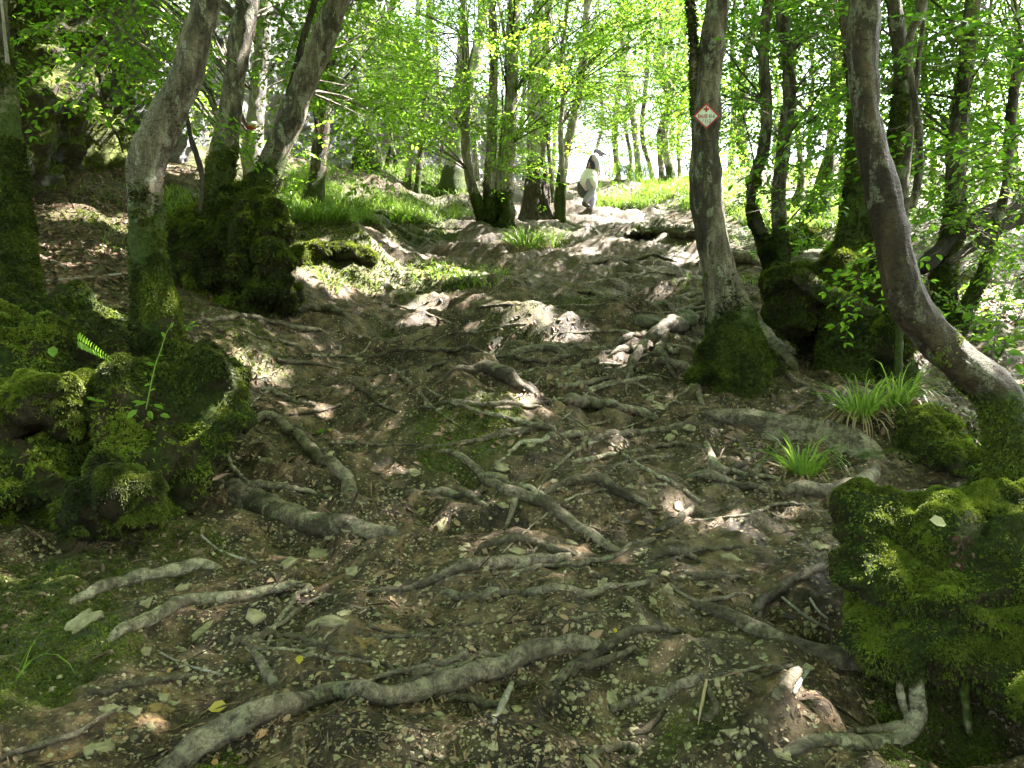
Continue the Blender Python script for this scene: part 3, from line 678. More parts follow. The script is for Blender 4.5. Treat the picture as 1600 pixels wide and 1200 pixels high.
def mossy_part(name, parent, ell, voxel, seed, ntuft, L, hollows=(), amp=1.0, bare=0.25, label=None, wview=True):
    rng = np.random.default_rng(seed)
    V, T = blob_shape(ell, voxel, amp, seed, hollows)
    Nn = vnorm(V, T)
    soil = sstep(0.05, -0.50, Nn[:, 2] + 0.75 * fbm3(V, 4.0, 2, seed + 3) + (0.25 - bare))
    o = obj(name, V, [T], M['moss'], parent, {'soil': soil})
    if label: o['label'] = label
    ac = Acc()
    def wf(c, n):
        s = 0.14 + sstep(-0.30, 0.45, n[:, 2] + 0.75 * fbm3(c, 4.0, 3, seed + 3) + (0.25 - bare))
        s = s * (.06 + sstep(-.40, .15, fbm3(c, 7.0, 3, seed + 13)))
        toc = unit(np.array([0, 0, CAMZ]) - c); f = (toc * n).sum(1)
        s = s * sstep(-0.3, 0.05, f) + 0.02
        dd = np.linalg.norm(c - np.array([0, 0, CAMZ]), axis=1)
        return s
    P, N = sample_mesh(V, T, ntuft, rng, wf)
    tufts(ac, P, N, np.full(len(P), L), rng)
    t = ac.build('moss', M['tuft'], parent, smooth=False)
    return V, T

# ------------------------------------------------------------------ trees
TREES = []        # (empty, crown Acc, limb Acc, axis polyline)
TW = 0.86
def trunk_path(pts, d, dtop=None, lean=0.0, height=11.0):
    """pts (px, py, width px) bottom to top, at distance d; dtop = distance at the last traced point"""
    a = np.array(pts, float); t = (a[:, 1].max() - a[:, 1]) / max(1, (a[:, 1].max() - a[:, 1].min()))
    dd = d + (0 if dtop is None else (dtop - d)) * t
    P = np.stack([(a[:, 0] - 800) / F * dd, dd, CAMZ + (600 - a[:, 1]) / F * dd], 1); R = a[:, 2] * dd / F * .5 * TW
    return P, R
def make_tree(name, label, stems, d, mat='bark', group=None, moss_h=1.0, sink=0.35, height=11, flare=(0.55, 0.35), sides=28, step=None, seed=1, cat='tree', dtop=None, tuftn=0, tuftL=0.012, dd=None, mossgain=1.0, basept=None):
    """stems: list of pixel polylines; first is the main one"""
    rng = np.random.default_rng(seed)
    P0, R0 = trunk_path(stems[0], d, dtop)
    base = P0[0].copy() if basept is None else np.array(basept)
    root = empty(name, base, label, cat, group)
    zg = float(gsample(base[0], base[1])[0]); drop = max(0.0, float(base[2]) - zg) if basept is None else 0
    tacc = Acc(); limb = Acc()
    axes = []
    for si, st in enumerate(stems):
        ds = d if dd is None else dd[si]
        P, R = trunk_path(st, ds, dtop if si == 0 else None)
        # below ground and above the traced part
        if si == 0 or (P[0][2] < base[2] + .3): P = np.vstack([P[0] - (P[1] - P[0]) / np.linalg.norm(P[1] - P[0]) * sink * .3 - np.array([0, 0, sink + drop]), P]); R = np.concatenate([[R[0]], R])
        top = P[-1].copy(); dr = unit(P[-1] - P[-3]); r = R[-1]; hh = max(0.0, base[2] + height * rng.uniform(.85, 1.1) - top[2]); nn = max(2, int(hh / 1.0))
        ex = []; er = []; r0 = r
        for k in range(nn):
            dr = unit(dr * .85 + np.array([0, 0, .18]) + rng.normal(0, .07, 3)); top = top + dr * hh / nn; ex.append(top.copy()); r = r0 * (1 - 0.85 * (k + 1) / nn); er.append(r)
        P = np.vstack([P, ex]); R = np.concatenate([R, er])
        stp = step or max(.015, R[:len(st)].mean() * .28)
        V, Q, T, u = tube(P, R, stp, sides, seed * 7 + si, 0.13, 0.07, (flare[0], flare[1], 4 + (seed % 3), seed * 1.3) if si == 0 else None)
        h = V[:, 2] - base[2]
        moss = np.clip((1.25 - h / moss_h) * mossgain, -0.3, 1.1) + 0.12 * noise3(V[:, 0] * 5, V[:, 1] * 5, V[:, 2] * 2, seed)
        nm = 'trunk' if si == 0 else 'stem'
        o = obj(nm, V, [Q, T], M[mat], root, {'moss': moss})
        axes.append((P, R))
        if tuftn:
            def wf(c, n):
                hm = 1.25 - (c[:, 2] - base[2]) / moss_h + 0.6 * fbm3(c, 6.0, 2, 3); f = (unit(np.array([0, 0, CAMZ]) - c) * n).sum(1)
                return sstep(0.3, 0.8, hm) * (0.1 + sstep(-.3, 0, f)) + 1e-6
            tr = tri_of(Q); a, b, c = V[tr[:, 0]], V[tr[:, 1]], V[tr[:, 2]]; nn_ = np.cross(b - a, c - a)
            cen = (a + b + c) / 3; i = np.argmin(np.abs(cen[:, 2] - (base[2] + .5)))
            Pm, Nm = sample_mesh(V, tr, tuftn, rng, wf)
            ax = np.stack([np.interp(Pm[:, 2], P[:, 2], P[:, k]) for k in range(3)], 1) if np.all(np.diff(P[:, 2]) > 0) else None
            if ax is not None: sg = np.sign(((Pm - ax) * Nm).sum(1)); Nm = Nm * sg[:, None]
            tufts(tacc, Pm, Nm, np.full(len(Pm), tuftL), rng)
    tacc.build('moss', M['tuft'], root, smooth=False)
    # thin dead side twigs on near trunks
    TREES.append(dict(root=root, crown=Acc(), limb=limb, axes=axes, d=d))
    return root
def basedist(px, py): return float(W(px, py)[0][1])

def E(px, py, d, rx, ry, rz): return (at(px, py, d), (rx, ry, rz))
# ------------------------------------------------------------------ near trees
t = make_tree('hornbeam_tree', "dark mossy trunk at the left edge, rising from the back of the left moss mound", [[(30,475,78),(24,380,62),(16,270,55),(8,170,42),(0,80,33),(-8,-20,30)]], 5.2, moss_h=1.9, flare=(.5,.18), seed=3, tuftn=9000, tuftL=.022, mossgain=1.1)
t2 = make_tree('hornbeam_tree', "crooked trunk bent to the right at mid height, standing on the near left moss mound", [[(245,525,84),(236,430,64),(228,340,58),(226,265,60),(247,205,64),(283,140,54),(308,60,50),(325,-10,49),(336,-110,46)]], 4.6, moss_h=1.05, flare=(.55,.14), seed=4, tuftn=9000, tuftL=.020, sink=.25)
mossy_part('root_mound', t2, [E(100,575,4.5,.62,.5,.30), E(40,665,4.1,.45,.4,.32), E(190,665,4.05,.42,.4,.30), E(245,565,4.55,.26,.26,.26), E(310,610,4.3,.26,.25,.15), E(352,655,4.15,.16,.25,.10),
    E(270,700,3.95,.26,.25,.18), E(130,765,3.85,.45,.35,.32), E(20,790,3.75,.4,.35,.36), E(250,770,3.9,.25,.3,.26), E(30,520,5.1,.55,.45,.26), E(-140,650,4.3,.7,.6,.6), E(-60,560,5.0,.5,.5,.4)],
    .034, 5, 46000, .021, hollows=[(at(97,700,3.55),(.10,.22,.11),.30),(at(25,820,3.4),(.13,.2,.09),.22),(at(205,525,4.2),(.09,.2,.10),.2),(at(272,790,3.6),(.06,.2,.2),.16),(at(180,560,4.0),(.10,.15,.07),.14),(at(275,645,3.9),(.10,.15,.06),.1),(at(10,545,4.6),(.12,.2,.12),.2)], bare=.18, amp=1.0)
dB = basedist(350, 462)
t3 = make_tree('hornbeam_tree', "upright grey trunk growing from the left half of the mossy twin bole", [[(346,350,62),(344,290,50),(352,220,43),(366,130,40),(380,40,41),(392,-40,40)]], dB, moss_h=.9, flare=(.5,.2), seed=5, tuftn=2500, tuftL=.03)
mossy_part('root_mound', t3, [E(300,405,dB,.42,.4,.42), E(350,375,dB,.38,.4,.42), E(405,365,dB,.30,.4,.42), E(428,415,dB-.1,.16,.3,.30), E(280,435,dB-.1,.2,.3,.24), E(335,440,dB-.1,.2,.25,.22), E(395,440,dB-.2,.10,.2,.28), E(385,325,dB+.05,.20,.25,.20), E(268,455,dB-.1,.24,.3,.14), E(440,455,dB-.1,.14,.3,.16), E(350,470,dB,.5,.35,.12)],
    .045, 6, 20000, .034, hollows=[(at(325,452,dB-.45),(.13,.3,.09),.25),(at(362,450,dB-.45),(.10,.3,.12),.28),(at(392,400,dB-.4),(.05,.3,.2),.15),(at(330,350,dB-.4),(.04,.3,.2),.1)], bare=.22)
t4 = make_tree('hornbeam_tree', "grey trunk leaning right out of the mossy twin bole", [[(400,325,62),(418,275,52),(440,215,46),(468,150,45),(495,85,43),(520,20,41),(548,-60,40)]], dB + .1, moss_h=.75, flare=(.4,.2), seed=6, tuftn=1500, tuftL=.03)
t15 = make_tree('hornbeam_tree', "tall smooth hornbeam carrying the red diamond sign, with a thin second stem", [[(1150,560,112),(1143,500,84),(1128,440,64),(1114,380,56),(1105,320,53),(1102,250,52),(1103,180,52),(1108,110,48),(1117,40,43),(1122,-40,42)],
     [(1100,235,20),(1091,190,20),(1086,130,17),(1084,80,14),(1080,20,13),(1076,-40,12)]], basedist(1140, 582), moss_h=.52, flare=(.4,.16), seed=8, tuftn=4500, tuftL=.024, mat='bark')
d15 = basedist(1140, 582)
mossy_part('root_mound', t15, [E(1118,562,d15,.17,.2,.12), E(1172,560,d15+.05,.18,.2,.10), E(1092,585,d15-.1,.09,.12,.06), E(1205,578,d15+.05,.13,.14,.04)], .025, 9, 9000, .02, bare=.35, amp=.7)
for pts in ([(1108,500,24),(1085,508,26),(1055,518,24),(1025,531,22),(1000,545,18),(980,552,13),(950,556,5)], [(1020,533,16),(1000,556,15),(985,580,11),(978,612,4)], [(1040,526,14),(1032,550,12),(1044,575,8),(1062,596,3)], [(1150,470,26),(1168,500,26),(1195,535,24),(1225,560,18),(1250,585,6)], [(1128,398,10),(1150,408,22),(1175,417,18),(1205,412,8)]):
    P, r = root_world(pts, .0); P[:, 2] += .3 * r
    V, Q, T, u = tube(P, r, max(.008, r.mean() * .3), 20, len(pts), .34, .2, wander=.5); obj('root', V, [Q, T], M['root'], t15, {'moss': np.clip(.9 - np.abs(V[:, 0] - t15.location[0]) * 2.2, -.2, 1)})
d23 = 2.75
t23 = make_tree('hornbeam_tree', "smooth brown foreground trunk sweeping in a curve up from the right edge", [[(1590,790,100),(1583,720,84),(1572,655,80),(1550,608,76),(1505,570,74),(1455,525,70),(1420,470,64),(1402,410,60),(1388,340,60),(1372,270,58),(1356,200,54),(1349,130,51),(1347,60,51),(1352,-30,54)]], d23, mat='barkfront', moss_h=.55, flare=(.25,.12), seed=10, tuftn=6000, tuftL=.012, sides=40, dtop=2.75, sink=.15)
mossy_part('root_mound', t23, [E(1440,860,2.62,.22,.24,.14), E(1375,800,2.7,.12,.14,.05), E(1550,855,2.68,.27,.28,.17), E(1470,950,2.46,.24,.22,.19), E(1600,960,2.45,.26,.25,.28), E(1395,950,2.50,.11,.14,.13), E(1600,1060,2.32,.13,.2,.11), E(1358,825,2.62,.09,.12,.08),
    E(1600,790,2.85,.17,.2,.12), E(1405,1015,2.42,.08,.10,.07), E(1372,985,2.46,.07,.12,.07), E(1345,895,2.56,.06,.1,.08), E(1490,1020,2.42,.12,.14,.07), E(1720,900,2.6,.3,.4,.45), E(1660,1120,2.25,.12,.2,.12)],
    .018, 11, 70000, .0105, hollows=[(at(1345,930,2.36),(.04,.12,.03),.1),(at(1330,880,2.5),(.03,.12,.05),.06),(at(1500,1080,2.2),(.10,.15,.04),.08)], bare=.42, amp=.66)
for lab, mt, pts in (("pale root column dropping under the moss and turning left", 'rootpale', [(1428,1040,20),(1432,1080,25),(1434,1115,28),(1420,1142,28),(1385,1158,26),(1345,1160,25),(1300,1156,22),(1262,1160,20),(1235,1172,16),(1218,1182,6)]),
              (None, 'rootpale', [(1407,1040,10),(1406,1075,11),(1412,1105,11),(1420,1130,6)]),
              ("thick grey root running from the moss to the left", 'root', [(1420,1015,56),(1385,1020,56),(1345,1030,52),(1305,1030,44),(1265,1018,32),(1225,1003,26),(1185,986,25),(1150,968,25),(1115,954,20),(1082,945,10)]),
              (None, 'root', [(1445,1120,10),(1410,1130,12),(1370,1140,14),(1330,1142,10),(1310,1146,4)]),
              (None, 'root', [(1505,1060,16),(1508,1095,13),(1512,1130,12),(1516,1150,6)])):
    c = catmull(np.array(pts, float), 8); w3 = W(c[:, 0], c[:, 1]); d = np.minimum(w3[:, 1], 2.35) if lab and 'column' in lab or lab is None else w3[:, 1]
    for _ in range(12): d[1:-1] = (d[:-2] + d[2:] + d[1:-1]) / 3
    r = c[:, 2] * d / F * .5; P = np.stack([(c[:, 0] - 800) / F * d, d, CAMZ + (600 - c[:, 1]) / F * d], 1)
    V, Q, T, u = tube(P, r, max(.006, r.mean() * .35), 18, len(pts), .18, .08); o = obj('root', V, [Q, T], M[mt], t23, {'moss': np.clip((V[:, 0] - 1.12) * 4, -.2, .7)})
    if lab: o['label'] = lab
# mid trees
mk = make_tree
d11 = basedist(775, 352)
t11 = mk('hornbeam_tree', "cluster of four slim stems sprouting from one base in the middle, woodrush at its foot", [
   [(790,352,34),(792,300,25),(797,230,24),(800,150,22),(801,70,24),(806,-20,22)],
   [(757,345,24),(744,310,20),(733,270,18),(727,210,17),(728,130,16),(727,60,14),(724,-20,12)],
   [(768,350,26),(765,290,21),(768,210,19),(771,130,17),(771,60,15),(769,-20,14)],
   [(776,345,14),(777,300,10),(781,250,9),(786,200,8),(792,150,7)]], d11, mat='barkpale', moss_h=.9, sides=16, seed=12, flare=(.6,.2), tuftn=1500, tuftL=.03)
d12 = basedist(835, 322)
mk('hornbeam_tree', "mossy brown trunk just behind the rotten stump", [[(836,330,38),(834,270,28),(835,200,27),(838,120,28),(841,50,27),(845,-20,26)], [(846,260,14),(850,200,17),(853,120,16),(856,40,15),(860,-20,14)]], d12+.9, mat='barkpale', moss_h=1.6, sides=16, seed=13)
mk('hornbeam_tree', "bare pale trunk in full sun behind the twin bole, bearing the red trail mark", [[(394,300,40),(396,220,34),(402,150,30),(409,80,28),(414,10,28),(417,-40,26)]], 12.5, mat='barkpale', moss_h=.3, sides=16, seed=14)
d6 = basedist(488, 325)
mk('hornbeam_tree', "slim trunk with flared mossy foot on the slope right of the twin bole", [[(486,325,42),(494,285,32),(500,230,27),(506,170,25),(502,100,24),(498,40,22),(500,-20,20)]], d6, moss_h=.7, sides=16, seed=15, flare=(.8,.3))
mk('hornbeam_tree', "distant trunk on a bulging bright moss foot below the cliff", [[(575,240,46),(578,200,26),(590,140,20),(600,80,17),(612,10,15),(620,-30,14)]], 19.5, mat='barkpale', moss_h=.9, sides=12, seed=16, flare=(.7,.35))
mk('hornbeam_tree', "left of two thin poles on the grassy slope", [[(637,290,13),(641,230,11),(645,150,10),(650,70,9),(655,-20,8)]], basedist(637,292), mat='barkpale', moss_h=.3, sides=10, seed=17)
mk('hornbeam_tree', "right of two thin poles on the grassy slope", [[(652,298,12),(658,230,12),(664,160,12),(668,90,10),(670,-20,9)]], basedist(652,299), moss_h=.5, sides=10, seed=18)
mk('hornbeam_tree', "wide pale forked trunk left of the four stem cluster", [[(706,285,36),(714,235,30),(725,180,24),(736,120,24),(750,60,22),(762,-20,20)], [(702,240,16),(708,190,14),(716,120,13),(722,40,12),(724,-20,10)]], basedist(706,288), mat='barkpale', moss_h=.5, sides=14, seed=19, flare=(.9,.4))
mk('hornbeam_tree', "trunk slanting right behind the walker's path, upper part among yellow leaves", [[(876,300,20),(884,240,17),(896,190,16),(907,130,17),(915,60,15),(921,-20,14)]], 17.0, mat='barkpale', moss_h=.6, sides=12, seed=20)
mk('hornbeam_tree', "sunlit white sapling stem between stump and walker", [[(880,292,10),(878,250,11),(876,200,10),(880,150,9),(878,90,8)]], 16.0, mat='barkpale', moss_h=.1, sides=10, seed=21)
d16 = basedist(1220, 500)
mk('hornbeam_tree', "double trunk right of the signed tree, its left stem bowing outward", [[(1222,500,62),(1220,440,34),(1218,370,29),(1217,300,26),(1224,230,25),(1233,160,23),(1230,90,22),(1222,20,22),(1216,-40,20)],
    [(1208,420,26),(1190,370,22),(1175,320,20),(1178,280,21),(1193,235,22),(1198,170,20),(1193,100,20),(1196,30,19),(1202,-30,18)]], d16, moss_h=1.5, sides=20, seed=22, flare=(.9,.3), tuftn=3000, tuftL=.028)
mk('hornbeam_tree', "short thin leaning trunk against the white gap of sky at right", [[(1243,325,22),(1252,290,14),(1250,240,11),(1244,190,10),(1240,140,9),(1243,60,8)]], basedist(1243,328), moss_h=.4, sides=12, seed=23)
mk('hornbeam_tree', "trunk with mossy skirt right of the white gap, leaning right", [[(1275,335,44),(1288,285,28),(1298,230,20),(1303,170,18),(1305,90,17),(1302,-20,16)]], basedist(1278,338), moss_h=1.3, sides=14, seed=24, flare=(.8,.4))
d19 = 7.0
t19 = mk('hornbeam_tree', "massive moss wrapped trunk behind the curved foreground trunk", [[(1325,460,100),(1330,400,72),(1338,330,52),(1342,260,42),(1338,180,30),(1330,100,24),(1322,30,22),(1318,-30,20)],
    [(1352,430,70),(1372,350,52),(1390,290,36),(1400,220,28),(1408,150,26),(1406,80,25),(1397,10,24),(1390,-30,22)]], d19, moss_h=2.3, sides=22, seed=25, flare=(.9,.3), tuftn=7000, tuftL=.026, mossgain=1.2)
mossy_part('root_mound', t19, [E(1300,440,d19,.30,.35,.22), E(1360,450,d19,.3,.35,.22), E(1240,440,d19+.2,.3,.35,.16), E(1400,470,d19-.1,.3,.3,.2), E(1390,530,6.0,.12,.2,.25), E(1240,490,d19+.1,.16,.25,.25), E(1310,510,d19+.45,.5,.3,.35)], .04, 14, 14000, .026, bare=.3, amp=.8)
mk('hornbeam_tree', "slender light grey stem arcing between the two dark right hand trunks", [[(1412,360,14),(1426,320,15),(1436,270,14),(1436,210,14),(1430,160,13),(1420,100,12),(1424,50,14),(1440,-10,20)]], 5.6, mat='bark', moss_h=.1, sides=14, seed=26, sink=.8)
mk('hornbeam_tree', "strong lichen patched trunk with mossy foot, second from the right edge", [[(1462,490,58),(1474,430,44),(1488,360,38),(1492,300,34),(1495,230,33),(1502,160,30),(1512,80,28),(1520,10,26),(1524,-30,24)]], basedist(1465,505), moss_h=1.5, sides=20, seed=27, flare=(.7,.25), tuftn=3000, tuftL=.026)
mk('hornbeam_tree', "wavy thin trunk leaning right at the right edge, over bright seedlings", [[(1495,515,30),(1520,460,24),(1543,405,20),(1556,350,18),(1572,290,15),(1577,220,20),(1583,150,18),(1600,90,16),(1625,20,15)]], basedist(1495,520), moss_h=1.1, sides=14, seed=28, flare=(.4,.2), tuftn=1200, tuftL=.022)
mk('hornbeam_tree', "dark mossy stem hidden low behind the foreground curve", [[(1402,585,58),(1392,520,44),(1384,460,36),(1390,400,30),(1405,330,22),(1415,270,16),(1425,180,12)]], basedist(1402,592), moss_h=1.6, sides=18, seed=29, height=5, tuftn=3000, tuftL=.02)
# distant trees: one by one
far = [(965,268,15,972,-20,24,"far leaning trunk against the white glare, just right of the walker's head"),(985,268,10,975,120,25,"thin far trunk curving up beside the leaning one"),(998,272,16,972,-20,22,"second leaning far trunk above the bright grass"),
 (1018,270,12,1010,-20,24,"far pole in the row above the bright grass, wedged between thicker trunks"),(1034,270,14,1030,-20,23,"far straight trunk midway along the row above the bright grass"),(1048,270,20,1044,-20,21,"thickest far trunk in the row above the bright grass"),(1062,272,10,1062,-20,26,"far thin trunk just left of the signed hornbeam"),
 (605,250,8,585,100,20,"small dark far sapling against the grey cliff"),(617,246,9,600,-20,20,"dark forked far sapling at the cliff foot"),(688,250,9,680,-20,22,"thin far stem standing in front of the dark cliff corner"),
 (745,262,12,748,-20,24,"far stem seen between the slim cluster and the pale fork"),(820,268,12,815,-20,23,"far stem showing left of the mossy brown trunk"),(862,282,10,866,-20,19,"far stem close right of the rotten stump"),
 (1142,268,16,1150,-20,24,"far trunk right of the signed hornbeam"),(1160,265,12,1166,-20,26,"far slender trunk in leaves left of the double trunk"),(1168,275,26,1172,-20,22,"broad pale far trunk left of the double trunk"),
 (1260,300,12,1270,-20,20,"far trunk at the right rim of the white gap"),(1316,330,16,1320,-20,15,"far trunk behind the mossy wrapped one"),(1455,330,14,1450,-20,15,"far dark pole between the right hand trunks"),(1540,330,12,1550,-20,15,"far pole behind the wavy right edge trunk"),
 (1588,300,20,1580,-20,14,"far thick trunk at the right border"),(1430,320,12,1440,-20,18,"far pole right of the curved foreground trunk"),(560,235,10,540,-20,24,"far pole on top of the bank left of the moss foot tree"),(530,225,12,536,-20,23,"far pale pole rising out of the cliff leaves"),
 (930,250,9,940,-20,30,"far thin pole above the walker's back"),(1090,262,9,1070,-20,28,"far pole hiding beside the thin second stem"),(1210,268,10,1205,-20,28,"far pole seen through the double trunk")]
for k, (bx, by, wd, tx, ty, d, lab) in enumerate(far):
    rg = np.random.default_rng(500 + k); n = 6; pts = []
    for i in range(n):
        s = i / (n - 1); pts.append((bx + (tx - bx) * s + rg.normal(0, 7) * (0 < i < n - 1), by + (ty - by) * s, wd * (.8 - .3 * s)))
    X = (bx - 800) / F * d; zg = gsample(X, d)[0]; pg = 600 - (zg - CAMZ) / d * F
    if pg > by: pts = [(bx, pg, wd * 1.1)] + pts
    mk('hornbeam_tree', lab, [pts], d, moss_h=.5, sides=9, seed=60 + k, mat=('bark', 'bark', 'barkpale')[k % 3], height=12, step=.12, group='distant hornbeam trunks')
for k, (x, y) in enumerate([(-9.5,9),(-12,14),(-10,20),(11,7),(12.5,13),(10,19),(14,25),(-15,28),(6,30),(-2,33),(-7,2.0),(7.5,1.0),(9,-5),(-8,-5),(0,-9),(2,38),(9,36),(-8,37)]):
    z = gsample(x, y)[0]; d = y
    rg = np.random.default_rng(900 + k); b = np.array([x, y, z]); P = [b - [0, 0, .4], b]; R = [.2, .19]; dr = unit(np.array([rg.normal(0,.1), rg.normal(0,.1), 1.])); p = b.copy()
    for i in range(10): dr = unit(dr + rg.normal(0,.07,3) + [0,0,.1]); p = p + dr * 1.15; P.append(p.copy()); R.append(.18 * (1 - .08 * i))
    root = empty('hornbeam_tree', b, "hornbeam standing back in the wood outside the trodden slope", 'tree', 'hornbeams around the slope')
    V, Q, T, u = tube(np.array(P), np.array(R), .1, 12, 300 + k, .1, .06, (.5,.4,4,1.))
    obj('trunk', V, [Q, T], M['bark'], root, {'moss': np.clip(1.2 - (V[:,2]-z) / .8, -.3, 1)})
    TREES.append(dict(root=root, crown=Acc(), limb=Acc(), axes=[(np.array(P), np.array(R))], d=y))

# ------------------------------------------------------------------ foliage, spread through the wood and hung on the nearest tree
GAPS = [(395,572,.16),(430,592,.12),(362,550,.08),(665,476,.22),(740,462,.12),(775,475,.12),(835,482,.22),(875,500,.15),(900,520,.15),(655,500,.2),(960,560,.20),(1000,590,.2),(1040,545,.16),(935,610,.12),(820,630,.12),
  (500,632,.12),(300,670,.05),(1085,838,.06),(1140,826,.075),(960,808,.055),(1050,790,.07),(1048,770,.06),(955,1135,.06),(985,1140,.05),(1180,590,.14),(1215,612,.14),(1265,605,.10),(960,690,.08),(1100,725,.06),(620,378,.3),(600,394,.25),(560,445,.25),
  (130,330,.3),(110,390,.3),(200,350,.2),(930,380,.38),(1000,372,.32),(880,392,.22),(1060,350,.45),(1230,745,.07),(920,325,1.0),(985,305,.9),(1050,300,.9),(915,290,.6),(1200,300,1.0),(1150,300,.9),(1250,310,1.0),(640,290,.9),(560,310,.5),(700,300,.6),(950,345,.5),(180,230,.3),(400,60,.5),(720,60,.5),(860,60,.4),(1510,300,.6),(1530,478,.5),(1430,560,.15),(1275,500,.2),(1090,400,.4),(420,490,.15),(1115,350,.22),(1030,460,.2),
  (80,600,.16),(180,590,.08),(250,600,.06),(70,640,.12),(5,905,.05),(10,1130,.05),(650,430,.30),(700,425,.25),(750,430,.25),(820,380,.35),(600,320,.6),(520,320,.5),(120,640,.1),(860,365,.4),(700,360,.5),(760,370,.3),(760,640,.05),(780,660,.05),(1030,630,.07),(1290,385,.3),(1560,600,.15),(1000,545,.2)]
_g = g3([g[0] for g in GAPS], [g[1] for g in GAPS]); _gr = np.array([g[2] for g in GAPS])
GAP3 = [(60,150,9.5,.35),(150,200,10.5,.4),(330,370,7.8,.28),(420,345,7.9,.2),(300,430,7.6,.12),(70,608,3.6,.10),(205,745,3.3,.09),(150,580,3.8,.07),(300,640,4.1,.10),(1400,795,2.5,.09),(1570,800,2.6,.08),(350,180,14,1.2),(440,130,17,1.4),(300,60,13,.9),(396,230,12.4,.5),(400,150,12.4,.5),(402,90,12.4,.5),(412,20,12.4,.5),(703,250,19,.6),(728,150,19,.6),(745,80,19,.6),(500,200,11,.3),(640,200,16.5,.4),(740,60,16.5,.7),(850,60,12.8,.6),(800,120,11,.4),(912,265,17.8,.7),(560,180,22,1.3),(480,240,12,.4),(510,385,9.8,.5),(905,245,17.5,.9)]
_g = np.vstack([_g, [at(a, b, c) for a, b, c, r_ in GAP3]]); _gr = np.concatenate([_gr, [g[3] for g in GAP3]])
def gapmask(C):  # cuts leaves out along sun rays so light patches fall at chosen spots
    keep = np.ones(len(C), bool)
    for p, r in zip(_g, _gr):
        v = C - p; tt = v @ SUN; q = v - tt[:, None] * SUN; d = np.linalg.norm(q, axis=1)
        a = np.arctan2(q[:, 1], q[:, 0])
        keep &= ~((tt > .25) & (d < r * (1.12 + .30 * np.sin(3 * a + p[0] * 9) + .22 * np.sin(7 * a + p[1] * 5)) + .02))
    return keep
AX = [(i, np.vstack([a[0] for a in t['axes']])) for i, t in enumerate(TREES)]
def nearest_tree(p):
    best = None; bd = 1e9
    for i, P in AX:
        q = P - p; q[:, 2] *= .35; k = np.argmin((q * q).sum(1)); d = (q[k] ** 2).sum()
        if d < bd: bd = d; best = (i, P[k])
    return best
def hang(base, direc, leafL, rng, wr=.52, fine=True, twigs=True, limbp=.35, var0=.5, gap=True, keep=1.0, varfun=None):
    near_ = {}
    for k, b in enumerate(base): near_.setdefault(nearest_tree(b)[0], []).append(k)
    for ti, ks in near_.items():
        C, D, N, L, segs = sprays(base[ks], direc[ks], leafL[ks], rng, keep=keep)
        m = gapmask(C) if gap else np.ones(len(C), bool)
        C, D, N, L = C[m], D[m], N[m], L[m]
        V, Q, kk = leaf_geo(C, D, N, L, L * wr, fine)
        v = np.clip(var0 + .25 * fbm3(C, .55, 2, 9) + rng.normal(0, .17, len(C)), 0, 1)
        tr = TREES[ti]; tr['crown'].add(V, None, Q, np.repeat(v, kk))
        if twigs and segs:
            a = np.array([s[0] for s in segs]); e = np.array([s[1] for s in segs]); n = len(a)
            d = unit(e - a); s1 = unit(np.cross(d, [0, 0, 1.])); s2 = np.cross(d, s1); r0 = .0035; V = []
            for j in range(3):
                o = s1 * math.cos(j * 2.09) * r0 + s2 * math.sin(j * 2.09) * r0; V += [a + o, e + o * .4]
            V = np.stack(V, 1).reshape(-1, 3); b = np.arange(n)[:, None] * 6
            Q = np.vstack([b + np.array([[0, 2, 3, 1]]), b + np.array([[2, 4, 5, 3]]), b + np.array([[4, 0, 1, 5]])]); tr['limb'].add(V, None, Q)
        for k in ks:
            if rng.random() < limbp:
                b = base[k]; _, P = nearest_tree(b); axp = np.vstack([x[0] for x in tr['axes']])
                j = np.argmin(np.linalg.norm((axp - b) * [1, 1, .6] + [0, 0, .5], axis=1)); s = axp[j]
                dd = np.linalg.norm(b - s)
                if dd > 4.5 or s[2] < tr['root'].location[2] + .8: continue
                mid = (s + b) / 2 + np.array([rng.normal(0, .12), rng.normal(0, .12), .06 * dd]) 
                Pl = np.array([s, s * .7 + mid * .3 + [0, 0, .05], mid, b]); Rl = np.array([.011, .010, .008, .004]) * (1 + .25 * dd)
                V, Q, T, _u = tube(Pl, Rl, .14, 5, k, .1, 0); tr['limb'].add(V, T, Q)
rows = [(-260, 0), (0, 60), (60, 120), (120, 180), (180, 240), (240, 300), (300, 400), (400, 500)]
dens = ["4 4 6 4 7 9 9 7 9 9 9 9 9 9 9 9",
        "2 3 7 2 5 9 9 5 8 8 9 9 9 9 9 9",
        "1 2 6 1 4 9 9 6 8 9 9 9 9 9 9 9",
        "0 1 2 0 1 8 9 5 8 9 9 9 9 9 9 9",
        "0 0 0 1 2 5 5 3 7 4 7 8 5 8 9 9",
        "0 0 0 0 1 1 1 1 3 0 1 3 1 5 8 9",
        "0 0 0 0 0 0 0 0 0 0 0 1 1 3 5 7",
        "0 0 0 0 0 0 0 0 0 0 0 0 0 0 2 4"]
def depth_range(px, py):
    if px < 180: return (7.5, 10)
    if px < 560: return (8.2, 13.5)
    if px < 800: return (12.5, 20)
    if px < 1080: return (13.0, 27)
    if px < 1300: return (8.4, 22)
    return (7.2, 14)
rg = np.random.default_rng(21)
B = []; DD = []; LL = []
